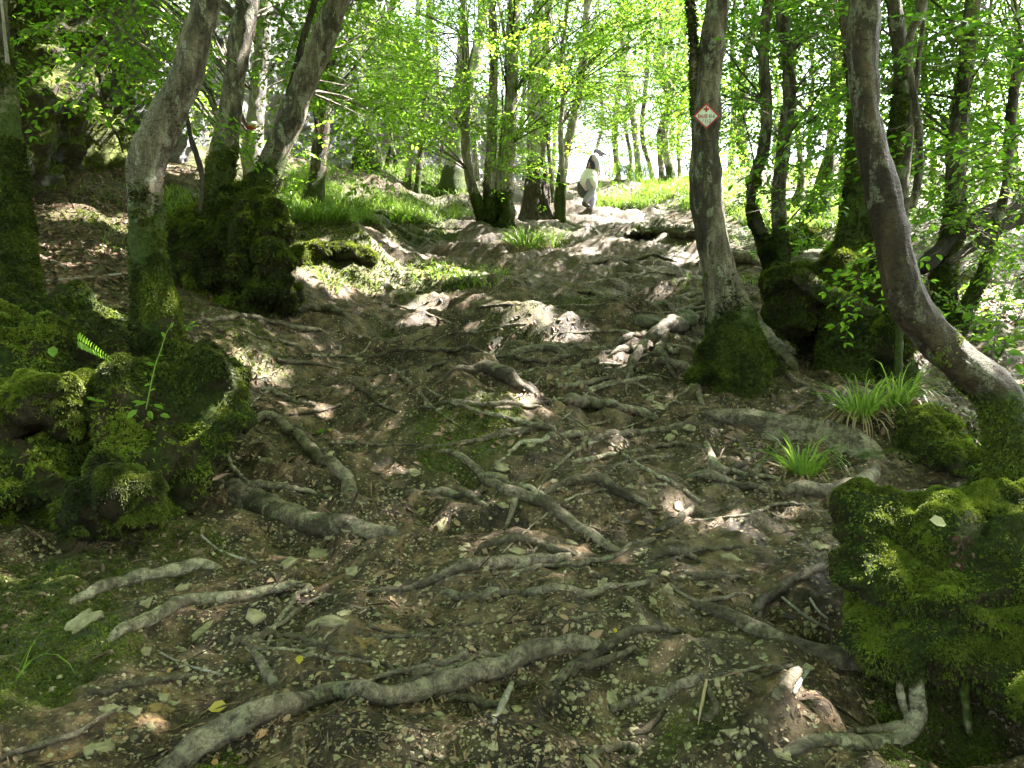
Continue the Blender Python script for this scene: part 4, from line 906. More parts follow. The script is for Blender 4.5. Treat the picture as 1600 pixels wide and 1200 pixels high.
for (y0, y1), row in zip(rows, dens):
    for ci, v in enumerate(row.split()):
        v = float(v)
        if v == 0: continue
        d0, d1 = depth_range(ci * 100 + 50, 0); area = 100 * (y1 - y0)
        lam = v / 9.0; cov = (2.7 if ci > 10 else 3.4 if ci > 6 else 2.9) * lam ** 1.2; tot = 0
        while tot < cov * area:
            d = d0 + (d1 - d0) * rg.random(); ll = rg.uniform(.055, .085) if d > 9 else rg.uniform(.05, .075); px_ = ci * 100 + rg.uniform(0, 100); py_ = rg.uniform(y0, y1)
            if py_ > 190 and 900 < px_ < 960 + (py_ - 190) * .5 and py_ < 270: tot += 60; continue
            if d < 12.7 and 372 < px_ < 436 and py_ < 235: tot += 40; continue
            if d < 18.6 and 850 < px_ < 985 and 190 < py_ < 360: tot += 40; continue
            if py_ > 195 and 1225 < px_ < 1290 and py_ < 275: tot += 60; continue
            tot += 65 * (ll * F / d) ** 2 * .52 * .62 * .62 * 1.15
            B.append(at(px_, py_, d)); a = rg.uniform(0, 2 * PI); DD.append((math.cos(a), math.sin(a) * .8, rg.uniform(-.15, .3))); LL.append(ll)
# a few near sprays on the right
for (px_, py_, d) in [(1500,40,4.6),(1560,90,4.4),(1590,30,4.2),(1450,60,4.8),(1540,180,4.6),(1590,230,4.4),(1440,180,5.0),(1560,330,4.6),(1230,30,5.8),(1290,50,5.6),(1030,20,7.6),(1395,120,4.8),(1590,420,4.6),(1480,250,4.9),(1300,200,5.6),(1320,290,5.6),(1500,340,4.8),(1470,390,4.8),(1420,30,5),(230,20,6.4),(180,50,6.6),(210,90,6.8),(260,130,7)]:
    B.append(at(px_, py_, d)); a = rg.uniform(0, 2 * PI); DD.append((math.cos(a), math.sin(a), rg.uniform(-.3, .1))); LL.append(.066)
B = np.array(B); DD = np.array(DD); LL = np.array(LL)
print('visible sprays', len(B))
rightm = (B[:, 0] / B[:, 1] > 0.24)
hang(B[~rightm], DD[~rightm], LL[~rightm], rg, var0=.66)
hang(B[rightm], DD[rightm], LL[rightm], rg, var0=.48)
# overhead canopy above the frame, unseen; leaf cover set to shade the slope
def canopy(x0, x1, y0, y1, h0, h1, lai, ll, seed):
    r = np.random.default_rng(seed); area = (x1 - x0) * (y1 - y0); n = int(area * lai / (70 * ll * ll * .55 * .62))
    x = r.uniform(x0, x1, n); y = r.uniform(y0, y1, n); z = gsample(x, y) + r.uniform(h0, h1, n)
    # stay above the picture
    py = 600 - (z - CAMZ) / np.maximum(y, .1) * F; ok = (y < 1) | (py < -120) | (np.abs(x / np.maximum(y, .1)) > .75)
    b = np.stack([x, y, z], 1)[ok]; n = len(b); a = r.uniform(0, 2 * PI, n)
    print('canopy', n)
    hang(b, np.stack([np.cos(a), np.sin(a), r.uniform(-.2, .2, n)], 1), np.full(n, ll), r, wr=.6, fine=False, twigs=False, limbp=0.06)
canopy(-7, 10.5, -1, 13.0, 7.0, 11.5, 4.6, .16, 31)
canopy(10.5, 17, -1, 13.0, 7.0, 11.5, 1.3, .18, 35)
canopy(-7, 17, 13.0, 15.5, 7.0, 11.5, 1.2, .18, 36)
canopy(-16, 24, 15.5, 34, 7.5, 12, .26, .2, 32)
canopy(-16, -7, -4, 15.5, 6.0, 11, .35, .2, 33)
canopy(-12, 20, -9, -1, 6.0, 11, 1.7, .2, 34)  # unseen cover behind the camera, thickened to hold back sky light
# far wood beyond the crest, leafy mass
r = np.random.default_rng(41); n = 700
x = r.uniform(-22, 30, n); y = r.uniform(27, 44, n); z = gsample(x, y) + r.uniform(1.5, 11, n) ; a = r.uniform(0, 2 * PI, n)
px = 800 + x / y * F; py = 600 - (z - CAMZ) / y * F
ok = ~(((px > 880) & (px < 1000) & (py > 150)) | ((px > 1190) & (px < 1320) & (py > 160))) & ((z - CAMZ) / y > .30)
b = np.stack([x, y, z], 1)[ok]; a = a[ok]
hang(b, np.stack([np.cos(a), np.sin(a), a * 0], 1), np.full(len(b), .13), r, wr=.6, fine=False, twigs=False, limbp=.1)
for i, t_ in enumerate(TREES):
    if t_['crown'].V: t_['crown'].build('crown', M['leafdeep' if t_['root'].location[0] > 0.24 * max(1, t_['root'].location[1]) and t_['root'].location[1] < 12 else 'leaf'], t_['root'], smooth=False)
    if t_['limb'].V:
        o = t_['limb'].build('sprays', M['bark'], t_['root'], attr='moss')

# ------------------------------------------------------------------ roots, sticks on the slope
for k, ((lab, mt, emb, pts), (P, r)) in enumerate(zip(ROOTS, RW)):
    V, Q, T, u = tube(P, r, max(.005, r.mean() * .3), 22 if r.mean() > .02 else 12, 200 + k, .11, .10, wander=.2)
    c = P[len(P) // 2]; mv = .3 * fbm3(V, 2.0, 2, 5) - .25
    o = obj_at('tree_root', V, [Q, T], M[mt], c, {'moss': mv}); tag(o, lab, 'root', 'bare roots crossing the path')
for k, (lab, mt, pts) in enumerate(STICKS):
    a = catmull(np.array(pts, float), 5); p = g3(a[:, 0], a[:, 1]); r = a[:, 2] * p[:, 1] / F * .5; p[:, 2] += r * .8
    if 'upright' in lab: p = np.stack([np.interp(np.linspace(0,1,len(p)),[0,1],[p[0,i],p[-1,i]]) for i in range(3)],1)
    V, Q, T, u = tube(p, r, .012, 8, 400 + k, .15, .05); o = obj_at('stick', V, [Q, T], M[mt], p[0], {'moss': V[:, 0] * 0}); tag(o, lab, 'stick')
LM = [(600,1085,"the thickest bottom root"),(960,1020,"the root over the black hollow"),(1240,1010,"the thick grey root of the right mound"),(220,900,"the pale lichened root"),(320,940,"the pale knobbly root"),(490,710,"the twisting knotty root"),(850,790,"the long splitting root"),(930,750,"the arched dark root"),
 (820,848,"the upper centre root"),(780,882,"the smooth bent centre root"),(860,925,"the level centre root"),(1100,900,"the dark root end by the flat stones"),(1050,815,"the climbing dark root"),(1000,680,"the shallow grey curved root"),(960,640,"the gnarled root knob"),(1250,690,"the rock ledge"),(770,590,"the fat root lip"),(840,560,"the wiry root"),(1050,520,"the signed tree's main root"),(1070,470,"the three thin roots by the signed tree"),
 (410,505,"the long wavy root by the twin bole"),(500,490,"the humped root"),(1030,636,"the flat green slate"),(600,620,"the leaning brown stick"),(730,660,"the green tinted hump"),(500,870,"the longest slate"),(520,972,"the long slate beside the gap"),(430,1050,"the upright root stub"),(640,410,"the mossy mid path patch"),(1260,735,"the pale based woodrush"),(560,790,"the half buried smooth root"),(1180,755,"the level root under the ledge"),(1020,400,"the sunlit upper path")]
_seen = set()
def rl_label(x, y, wd, k, noun='rootlet', ws=None):
    for lx, ly, nm in sorted(LM, key=lambda l: (l[0] - x) ** 2 + 2 * (l[1] - y) ** 2):
        dx, dy = x - lx, (y - ly) * 1.4; side = ('right of' if dx > 0 else 'left of') if abs(dx) > abs(dy) else ('below' if dy > 0 else 'above')
        for w1 in ws or (('thicker', 'dark') if wd > 6 else ('thin', 'slender', 'wiry')):
            s = f"{w1} {noun} on the soil {side} {nm}"
            if s not in _seen: _seen.add(s); return s
    return "thin rootlet lying on the trodden soil"
rr_ = np.random.default_rng(321)
for k in range(118):
    px0 = rr_.uniform(330, 1280); py0 = 420 + 760 * rr_.random(); n = rr_.integers(6, 12); ang = rr_.choice([0, PI]) + rr_.normal(0, .45)
    if py0 > 800 and k % 2: continue
    if k > 82: px0 = rr_.uniform(820, 1220); py0 = rr_.uniform(430, 760)
    st = rr_.uniform(14, 34) * (.45 + py0 / 1000); pts = []; x, y = px0, py0; wd = rr_.uniform(4, 10) * (.4 + py0 / 1100) * (1.35 if k > 95 else 1)
    for i in range(n):
        pts.append((x, y, max(2.0, wd * (1 - i / n) ** .7))); ang += rr_.normal(0, .30); x += math.cos(ang) * st; y += math.sin(ang) * st * .55
    if not (250 < x < 1320 and 400 < y < 1210): continue
    c = catmull(np.array(pts), 5); p = g3(c[:, 0], c[:, 1]); r = np.maximum(c[:, 2], 1.6) * p[:, 1] / F * .5; p[:, 2] += r * .5
    for _ in range(3): p[1:-1] = (p[:-2] + p[2:] + p[1:-1]) / 3
    V, Q, T, u = tube(p, r, max(.006, r.mean() * .8), 9, 600 + k, .18, .08, wander=.7); o = obj_at('rootlet', V, [Q, T], M[('root', 'rootdark', 'rootpale')[k % 3]], p[0], {'moss': V[:, 0] * 0 - .1}); tag(o, rl_label(px0, py0, wd, k), 'root', 'thin rootlets on the slope')
# ------------------------------------------------------------------ boulders and ledges
def EG(px, py, rx, ry, rz):
    p = g3(px, py)[0]; return (p + [0, ry * .3, rz * .12], (rx, ry, rz))
def mossy_rock(name, lab, ell, voxel, seed, nt_, L, mat='moss', cat='rock', bare=.15, amp=.7, hollows=()):
    c = ell[0][0]; root = empty(name, c, lab, cat)
    V, T = blob_shape(ell, voxel, amp, seed, hollows); Nn = vnorm(V, T)
    if mat == 'moss': at_ = {'soil': sstep(-.05, -.6, Nn[:, 2] + .5 * fbm3(V, 4., 2, seed))}
    else: at_ = {'var': V[:, 0] * 0}
    obj('body', V, [T], M[mat], root, at_)
    if nt_:
        rng = np.random.default_rng(seed); ac = Acc()
        P, N = sample_mesh(V, T, nt_, rng, lambda c_, n: sstep(bare - .2, bare + .4, n[:, 2] + .5 * fbm3(c_, 4., 2, seed)) * (.1 + sstep(-.3, 0, (unit(np.array([0, 0, CAMZ]) - c_) * n).sum(1))) + 1e-6)
        tufts(ac, P, N, np.full(len(P), L), rng); ac.build('moss', M['tuft'], root, smooth=False)
    return root
mossy_rock('mossy_boulder', "squarish boulder with a thick moss cap at the foot of the left mound", [E(205,770,3.42,.15,.14,.11), E(165,785,3.42,.12,.12,.10), E(235,800,3.40,.08,.1,.09)], .02, 51, 14000, .017, bare=-.35)
mossy_rock('mossy_boulder', "big bright moss dome at the left edge of the left mound", [E(70,628,3.72,.19,.18,.12), E(20,640,3.72,.2,.18,.13), E(110,660,3.75,.12,.12,.1)], .022, 52, 12000, .018, bare=-.3)
mossy_rock('mossy_boulder', "small round moss ball above the big moss dome", [E(148,598,3.85,.07,.07,.06)], .014, 53, 3200, .014, bare=-.3)
mossy_rock('mossy_boulder', "dull half bare boulder low beside the dark hole", [E(110,835,3.25,.10,.1,.07)], .015, 54, 1500, .013, bare=.6)
_pl = catmull(np.array([(1100,640,10),(1140,643,26),(1185,648,50),(1235,658,70),(1285,672,84),(1330,692,84),(1362,716,66),(1382,742,44),(1380,768,22)], float), 8)
_w = W(_pl[:, 0], _pl[:, 1]); _d = _w[:, 1].copy(); _d = np.full(len(_d), np.median(_d)) * .35 + _d * .65
for _ in range(14): _d[1:-1] = (_d[:-2] + _d[2:] + _d[1:-1]) / 3
_r = _pl[:, 2] * _d / F * .5; _P = np.stack([(_pl[:, 0] - 800) / F * _d, _d, CAMZ + (600 - _pl[:, 1]) / F * _d - _r * .7], 1) * [1, 1, 1]; _P = _P - unit(_P - np.array([0, 0, CAMZ])) * .14
V, Q, T, u = tube(_P, _r, .018, 36, 91, .16, .16); o = obj_at('rock_ledge', V, [Q, T], M['root'], _P[10], {'moss': .15 + .5 * fbm3(V, 4., 2, 4) + .25 * sstep(-.02, .1, V[:, 2] - np.repeat(0, len(V)) - np.interp(V[:, 0], _P[:, 0], _P[:, 2]))}); tag(o, "long flat topped ledge with a dark undercut face curving behind the pale based woodrush", 'ledge')
mossy_rock('rock_ledge', "flat grey green slab at the top of the root fan by the signed tree", [E(1010,507,basedist(1010,510)+.1,.38,.28,.035)], .025, 56, 0, .02, mat='slab', amp=.5)
dk = basedist(490, 400)
mossy_rock('mossy_hummock', "moss hummock close right of the twin bole", [EG(488,398,.26,.3,.20), EG(462,410,.2,.25,.16)], .035, 57, 5000, .03, cat='hummock')
mossy_rock('mossy_hummock', "low double moss hummock beside the upper path", [EG(530,398,.28,.3,.17), EG(560,404,.22,.25,.12)], .035, 58, 5000, .03, cat='hummock')
mossy_rock('mossy_hummock', "moss cushion below the twin bole", [EG(456,468,.12,.14,.14)], .025, 59, 2500, .026, cat='hummock')
dm = basedist(1262, 392)
mossy_rock('mossy_hummock', "moss topped root plate with a dark hollow between the double trunk and massive trunk", [EG(1262,385,.32,.3,.30), EG(1235,392,.2,.25,.18), EG(1300,396,.25,.25,.18)], .04, 60, 5000, .032, cat='hummock', hollows=[(g3(1262,392)[0]+[0,-.2,.05],(.2,.25,.12),.2)])
mossy_rock('mossy_hummock', "moss bank under the long leaved woodrush at right", [EG(1475,690,.20,.26,.20), EG(1500,735,.18,.22,.16), EG(1440,700,.12,.2,.10)], .025, 61, 7000, .018, cat='hummock')
mossy_rock('rock_ledge', "sunlit broken rock at the right rim of the upper path", [E(1030,362,13.6,.5,.3,.12), E(1075,366,13.2,.35,.3,.12), E(1000,366,13.4,.25,.25,.08)], .04, 62, 300, .03, mat='slab', amp=.9)
# fallen log, dead trunks
def log(lab, pts, d0, d1, mat='wood', moss=.7, name='fallen_log', seed=0, tn=1500):
    a = np.array(pts, float); dd = np.linspace(d0, d1, len(a)); P = np.stack([(a[:, 0] - 800) / F * dd, dd, CAMZ + (600 - a[:, 1]) / F * dd], 1); R = a[:, 2] * dd / F * .5
    V, Q, T, u = tube(P, R, R.mean() * .4, 16, seed, .2, .12); root = empty(name, P[0], lab, 'log')
    obj('trunk', V, [Q, T], M[mat], root, {'moss': moss + .5 * fbm3(V, 3., 2, seed)})
    if tn:
        ac = Acc(); rng = np.random.default_rng(seed); tr = tri_of(Q); Pm, Nm = sample_mesh(V, tr, tn, rng, lambda c, n: 1 + 0 * c[:, 0]); m = Nm[:, 2] * 1 > -2; tufts(ac, Pm, np.where((Nm[:, 2] < 0)[:, None], -Nm, Nm), np.full(len(Pm), .02), rng); ac.build('moss', M['tuft'], root, smooth=False)
log("mossy broken log lying aslant in front of the massive trunk", [(1248,432,22),(1275,450,26),(1310,468,24),(1345,480,22),(1370,492,18)], 6.7, 6.1, seed=71)
log("dark fallen trunk slanting down from the right edge behind the wavy trunk", [(1640,285,34),(1590,312,32),(1540,338,28),(1490,372,26),(1440,420,22)], 8.6, 8.0, seed=72, moss=.2, tn=0)
log("thin dark fallen bough below the slanting fallen trunk", [(1620,330,20),(1570,352,18),(1520,385,16),(1480,410,10)], 8.0, 7.8, seed=73, moss=.1, tn=0)
for k, (lab, pts, d) in enumerate([("bleached dead pole propped on the left cliff, longest of the bunch", [(108,120,7),(140,85,8),(185,45,7),(215,0,6)], 8.6), ("second bleached pole crossing behind the longest", [(70,48,7),(100,22,7),(135,-15,6)], 8.4),
      ("short bleached stump of a branch on the left cliff", [(120,125,9),(135,108,8),(152,88,5)], 8.5), ("dark drooping dead vine in front of the left cliff", [(152,98,4),(158,140,4),(165,180,4),(185,215,4),(192,238,3)], 8.2),
      ("dark curved bough between the crooked trunk and the upright grey trunk", [(292,178,6),(298,215,8),(308,245,9),(316,280,7),(312,330,6)], 6.8), ("dark forked bough above the leaning grey trunk", [(448,155,9),(462,110,10),(474,60,11),(488,15,10),(500,-30,9)], 8.3),
      ("pale dead branch in the ivy at the left edge", [(12,100,6),(8,60,5),(2,0,4)], 5.0)]):
    a = catmull(np.array(pts, float), 5); P = np.stack([(a[:, 0] - 800) / F * d, np.full(len(a), d), CAMZ + (600 - a[:, 1]) / F * d], 1); R = a[:, 2] * d / F * .5
    V, Q, T, u = tube(P, R, .04, 8, k, .15, .05); o = obj_at('dead_branch', V, [Q, T], M['deadwood' if 'bleach' in lab or 'pale' in lab else 'wood'], P[0], {'moss': V[:, 0] * 0 - .2}); tag(o, lab, 'branch')
# ------------------------------------------------------------------ rotten stump
ds = basedist(838, 340); sp = g3(838, 342)[0]; sroot = empty('rotten_stump', sp, "dark rotten stump with jagged splinters at the top centre of the path", 'stump')
th = np.linspace(0, 2 * PI, 48, endpoint=False); hs = np.linspace(-.6, 1, 18); rg2 = np.random.default_rng(5)
H_ = .42 + .20 * np.sin(3 * th + 1) + .16 * np.abs(noise2(th * 4, th * 0, 8)) + .14 * noise2(th * 8, th * 0 + 3, 9); W_ = 19 * ds / F; H_ = H_ + .22
V = []
for h in hs:
    rr = W_ * (1.15 - .25 * h + .35 * math.exp(-max(h, 0) * 5)) * (1 + .16 * noise2(np.cos(th) * 3 + 5, np.sin(th) * 3 + h * 1.2, 4)); V.append(np.stack([sp[0] + rr * np.cos(th), sp[1] + rr * np.sin(th) * .9, sp[2] + h * (H_ + .15)], 1))
for h in hs[::-1][:12]:
    rr = W_ * (.72 - .1 * h) * (1 + .2 * noise2(np.cos(th) * 3, np.sin(th) * 3 + h * 2, 6)); V.append(np.stack([sp[0] + rr * np.cos(th), sp[1] + rr * np.sin(th) * .9, sp[2] + (h - .03) * (H_ + .1)], 1))
V = np.vstack(V); n_ = len(V) // 48; idx = np.arange(n_ * 48).reshape(n_, 48); nx = np.roll(idx, -1, 1)
obj('shell', V, [np.stack([idx[:-1].ravel(), nx[:-1].ravel(), nx[1:].ravel(), idx[1:].ravel()], 1)], M['wood'], sroot, {'moss': .15 - (V[:, 2] - sp[2]) * .6})
for k in range(6):
    a = rg2.uniform(0, 2 * PI); b = sp + np.array([math.cos(a) * W_, math.sin(a) * W_ * .9, .1]); P = np.array([b, b + [0, 0, .3], b + [rg2.normal(0, .04), 0, .7 + .35 * rg2.random()]]); V, Q, T, u = tube(P, np.array([.05, .045, .006]), .03, 7, k, .3, .2); obj('splinter', V, [Q, T], M['wood'], sroot, {'moss': V[:, 0] * 0})

# ------------------------------------------------------------------ cliff at the left
def cliff():
    base = [(-900, 5.0), (-350, 6.6), (-80, 8.0), (60, 9.2), (160, 10.4), (300, 12.6), (430, 16.2), (560, 20.5), (720, 25.5), (870, 30), (930, 34)]
    P = np.array([[(p - 800) / F * d, d] for p, d in base]); hh = np.array([9, 9, 8.5, 8, 7.8, 7.2, 6.4, 5.2, 4.6, 3.8, 2.0])
    s = np.concatenate([[0], np.cumsum(np.linalg.norm(np.diff(P, axis=0), axis=1))]); n = 520; u = np.linspace(0, s[-1], n)
    X = np.interp(u, s, P[:, 0]); Y = np.interp(u, s, P[:, 1]); HH = np.interp(u, s, hh)
    k = np.hanning(41); k /= k.sum(); X = np.convolve(np.pad(X, 20, mode='edge'), k, 'valid'); Y = np.convolve(np.pad(Y, 20, mode='edge'), k, 'valid')
    tx = np.gradient(X); ty = np.gradient(Y); l = np.hypot(tx, ty); nx_, ny_ = ty / l, -tx / l   # facing the path (right / towards camera)
    m = 260; v = np.linspace(0, 1, m)
    up = np.where(v < .72, v / .72, 1 + (v - .72) / .28 * .18); back = np.where(v < .72, .22 * v / .72, .22 + (v - .72) / .28 * 1.5)
    zb = gsample(X, Y) - .5
    Z = zb[:, None] + (HH + .5)[:, None] * up[None]; B_ = back[None] * HH[:, None]
    q = np.stack([(X[:, None] - nx_[:, None] * B_), (Y[:, None] - ny_[:, None] * B_), Z], 2).reshape(-1, 3)
    f = fbm3(q * [1, 1, .5], .35, 3, 3) * .9 + fbm3(q * [1.6, 1.6, .8], 1.1, 4, 13) * .38 + .10 * fbm3(q * [1, 1, 1.5], 5., 3, 23)
    led = np.abs(((q[:, 2] * .8 + .35 * fbm3(q, .8, 2, 33) + q[:, 0] * .15) % 1.0) - .5) * .25
    f = f + led; f *= sstep(0, .08, np.tile(v, n)) * .9 + .1
    nn = np.repeat(np.stack([nx_, ny_, nx_ * 0 + .15], 1), m, 0); q = q + nn * f[:, None]
    idx = np.arange(n * m).reshape(n, m); Q = np.stack([idx[:-1, :-1].ravel(), idx[1:, :-1].ravel(), idx[1:, 1:].ravel(), idx[:-1, 1:].ravel()], 1)
    T = tri_of(Q); Nn = vnorm(q, T); Nn *= np.sign((Nn * nn).sum(1).mean())
    left = 1 - .9 * sstep(10.6, 12.2, q[:, 1] + .5 * fbm3(q, .8, 2, 4))
    moss = .16 + .6 * sstep(.05, .6, Nn[:, 2]) + .42 * left - .2 * (1 - left) + .25 * fbm3(q, .6, 2, 44)
    root = empty('rock_cliff', q[0], "grey rock face with moss ledges rising behind the trees at left", 'cliff')
    obj('rock_face', q, [Q], M['cliff'], root, {'moss': moss, 'soil': left})
    rng = np.random.default_rng(8); Pm, Nm = sample_mesh(q, T, 26000, rng, lambda c, n_: (np.abs(c[:, 0] / c[:, 1] + .45) < .33) * sstep(0, .5, n_[:, 2] * 1 + .5 * fbm3(c, .6, 2, 44) + .25 * (c[:, 0] < -5)) + 1e-7)
    Nm = np.where((Nm[:, 2] < 0)[:, None], -Nm, Nm); ac = Acc(); tufts(ac, Pm, Nm * .6 + [0.3, -.6, .1], np.full(len(Pm), .05), rng); ac.build('moss', M['tuft'], root, smooth=False)
    m = rng.random(len(Pm)) < .13; Pg = Pm[m]; n_ = len(Pg); V_, Q_, k_ = blade_geo(Pg, unit(Nm[m] + [.35, -.5, .3]) + rng.normal(0, .35, (n_, 3)), rng.uniform(.2, .55, n_), np.full(n_, .012), rng, 5, 1.3)
    obj('hanging_grass', V_, [Q_], M['grass'], root, {'var': np.repeat(rng.random(n_), k_)})
cliff()

# ------------------------------------------------------------------ plants
def woodrush(lab, px, py, n, L, dry=.25, spread=.10, seed=0, group='woodrush clumps', up=1.6, wd=.011, droop=.85, n2=1):
    rng = np.random.default_rng(seed); p = g3(px, py)[0]; root = empty('woodrush_clump', p, lab, 'grass clump', group)
    for nm, cnt, mt, dr, upv in (('blades', n, 'grass', droop, up), ('dry_blades', int(n * dry), 'dryblade', 1.9, .5)):
        if cnt < 3: continue
        a = rng.uniform(0, 2 * PI, cnt); rr = spread * np.sqrt(rng.random(cnt)); b = np.stack([p[0] + rr * np.cos(a), p[1] + rr * np.sin(a), p[2] * np.ones(cnt)], 1); b[:, 2] = gsample(b[:, 0], b[:, 1]) - .005
        D = np.stack([np.cos(a) * rng.uniform(.2, 1, cnt), np.sin(a) * rng.uniform(.2, 1, cnt), upv * rng.uniform(.6, 1.2, cnt)], 1)
        V, Q, m = blade_geo(b, D, L * rng.uniform(.5, 1.1, cnt), np.full(cnt, wd), rng, 6, dr)
        obj(nm, V, [Q], M[mt], root, {'var': np.repeat(np.clip(rng.normal(.5, .25, cnt), 0, 1), m)})
C_ = [("woodrush tuft on the sunny moss, leftmost of the mid path tufts", 690,432,50,.22),("large woodrush clump at the foot of the four stem cluster", 822,392,300,.72),("woodrush growing right beside the rotten stump", 862,380,70,.42),
  ("woodrush clump with hanging dead blades below the moss hummocks", 515,440,26,.28),("woodrush on the mossy patch centre left", 735,438,50,.26),("small woodrush on the mossy lip of the mid path", 770,430,50,.28),
  ("bright pale based woodrush arching over the grey ledge root", 1252,746,80,.48),("long leaved woodrush on the right bank, left of its pair", 1345,655,85,.52),("long leaved woodrush on the right bank, nearest the curved trunk", 1400,640,85,.50),
  ("low woodrush on the bank left of the middle path", 700,375,24,.2),("small green tuft at the foot of the slim flared trunk", 475,335,30,.2),("woodrush tucked behind the signed hornbeam", 1185,445,22,.26),
  ("tall woodrush in full sun nearest the walker", 962,318,80,.40),("tall sunny woodrush second from the walker", 985,308,90,.55),("sunny woodrush in the middle of the bright row", 1020,302,90,.5),("sunny woodrush at the end of the bright row by the signed tree", 1055,300,80,.5),
  ("sunny woodrush above the broken rock", 1010,322,50,.35),("few green blades at the lower left border", 5,1060,9,.28),("rush tuft under the curved foreground trunk", 1500,735,20,.2),("short rush on the moss under the right bank", 1470,690,18,.2)]
for k, (lab, px, py, n, L) in enumerate(C_):
    ds_ = basedist(px, py)
    woodrush(lab, px, py, n, L, dry=1.3 if 'dead' in lab else (.9 if 'long' in lab or 'large' in lab or 'pale' in lab else .2), spread=.03 + .010 * ds_ * (1 if ds_ < 8 else 1.8), seed=700 + k, wd=.0125 if ds_ < 7 else .015)
# grass on the slopes (nobody could count it)
rng = np.random.default_rng(77); ac = Acc()
def field(poly, n, L, wd):
    px = rng.uniform(poly[0], poly[1], n); py = rng.uniform(poly[2], poly[3], n); p = g3(px, py); m = (fbm2(p[:, 0], p[:, 1], .9, 2, 12) > -.25) & (p[:, 1] < 26); p = p[m]; n = len(p)
    D = np.stack([rng.normal(0, .5, n), rng.normal(0, .5, n), rng.uniform(.8, 1.6, n)], 1)
    V, Q, k = blade_geo(p, D, L * rng.uniform(.5, 1.2, n), np.full(n, wd), rng, 4, .8); ac.add(V, None, Q, np.repeat(np.clip(rng.normal(.5, .25, n), 0, 1), k))
field((450, 740, 262, 350), 11000, .24, .012); field((920, 1090, 262, 330), 6500, .30, .013); field((1130, 1330, 265, 360), 4500, .26, .013); field((1090, 1200, 300, 400), 700, .2, .01)
field((230, 460, 285, 340), 2200, .14, .010); field((1380, 1700, 300, 480), 900, .2, .01); field((640, 760, 405, 445), 250, .12, .008); field((150, 330, 330, 400), 250, .10, .008); field((-500, 230, 280, 330), 600, .15, .01); field((1050, 1100, 370, 480), 120, .15, .008)
tag(ac.build('grass', M['grass'], None), kind='stuff')
# moss carpets
ac = Acc(); n = 170000
px = rng.uniform(-300, 1900, n); py = rng.uniform(250, 1330, n); p = g3(px, py)
mk_ = mossf(p[:, 0], p[:, 1]) * (1 - .9 * litterf(p[:, 0], p[:, 1])) + .35 * fbm3(p, 5., 2, 6) - .35; m = rng.random(n) < np.clip(mk_ * 2.2, 0, 1); p = p[m]
N = gnormal(p[:, 0], p[:, 1]); L = np.clip(.0045 * p[:, 1], .010, .05) * 1.0
print('moss carpet', len(p)); tufts(ac, p, N * .8, L, rng, blades=3); ac.A = [x * .85 for x in ac.A]; tag(ac.build('moss_carpet', M['tuft'], None, smooth=False), kind='stuff')
# leafy seedlings
def seedling(lab, px, py, d, n, L, h, seed, name='seedling', cat='plant', mat='leaf', on_ground=True, group=None):
    rng = np.random.default_rng(seed); p = g3(px, py)[0] if on_ground else at(px, py, d); root = empty(name, p, lab, cat, group); la = Acc(); st = Acc()
    for i in range(n):
        a = rng.uniform(0, 2 * PI); hh = h * rng.uniform(.5, 1.1); tip = p + [math.cos(a) * h * .55, math.sin(a) * h * .55, hh]
        V, Q, T, u = tube(np.array([p, (p + tip) / 2 + [0, 0, .1 * h], tip]), np.array([.002, .0017, .001]) * (1 + h), .05, 4, i, 0, 0); st.add(V, T, Q)
        k = 4; s = np.linspace(.45, 1, k)[:, None]; C = p + (tip - p) * s + [0, 0, .06 * h]; aa = a + np.array([1, -1, 1, 0]) * rng.uniform(.6, 1.3)
        D = np.stack([np.cos(aa), np.sin(aa), rng.uniform(-.2, .3, k)], 1); N_ = np.array([0, 0, 1.]) + rng.normal(0, .35, (k, 3)) + [0, -.3, 0]
        l = L * rng.uniform(.7, 1.2, k); V, Q, kk = leaf_geo(C, D, N_, l, l * .62); la.add(V, None, Q, np.repeat(rng.uniform(.3, .9, k), kk))
    la.build('leaves', M[mat], root, smooth=False); st.build('stem', M['grass'], root)
sd = [("big leaved bramble at the foot of the leaning trunk", 430,325,14,.13,.55),("low bramble leaves beside the moss hummock", 470,345,8,.10,.35),("leafy seedling under the wavy right trunk", 1525,520,14,.09,.30),("bright seedlings in the right bank litter", 1560,560,16,.09,.32),
   ("seedling patch at the right border above the curved trunk", 1590,500,14,.09,.35),("seedling poking up behind the curved foreground trunk", 1480,520,10,.08,.3),("leafy sprig at the right border, level with the bend", 1610,640,8,.07,.3),("leafy undergrowth left of the lichen patched trunk", 1440,470,10,.09,.4),
   ("low leaves right of the massive mossy trunk's foot", 1400,440,8,.08,.3),("undergrowth at the foot of the fallen trunk", 1530,430,14,.09,.4),("undergrowth filling the right border", 1600,400,16,.09,.5),("bramble by the mossy root plate", 1240,400,8,.08,.25),
   ("small seedling beside the crooked trunk's foot", 300,525,4,.06,.14),("leafy plant under the right moss bank", 1545,745,6,.07,.22)]
for k, (lab, px, py, n, L, h) in enumerate(sd): seedling(lab, px, py, 0, n, L, h, 800 + k)
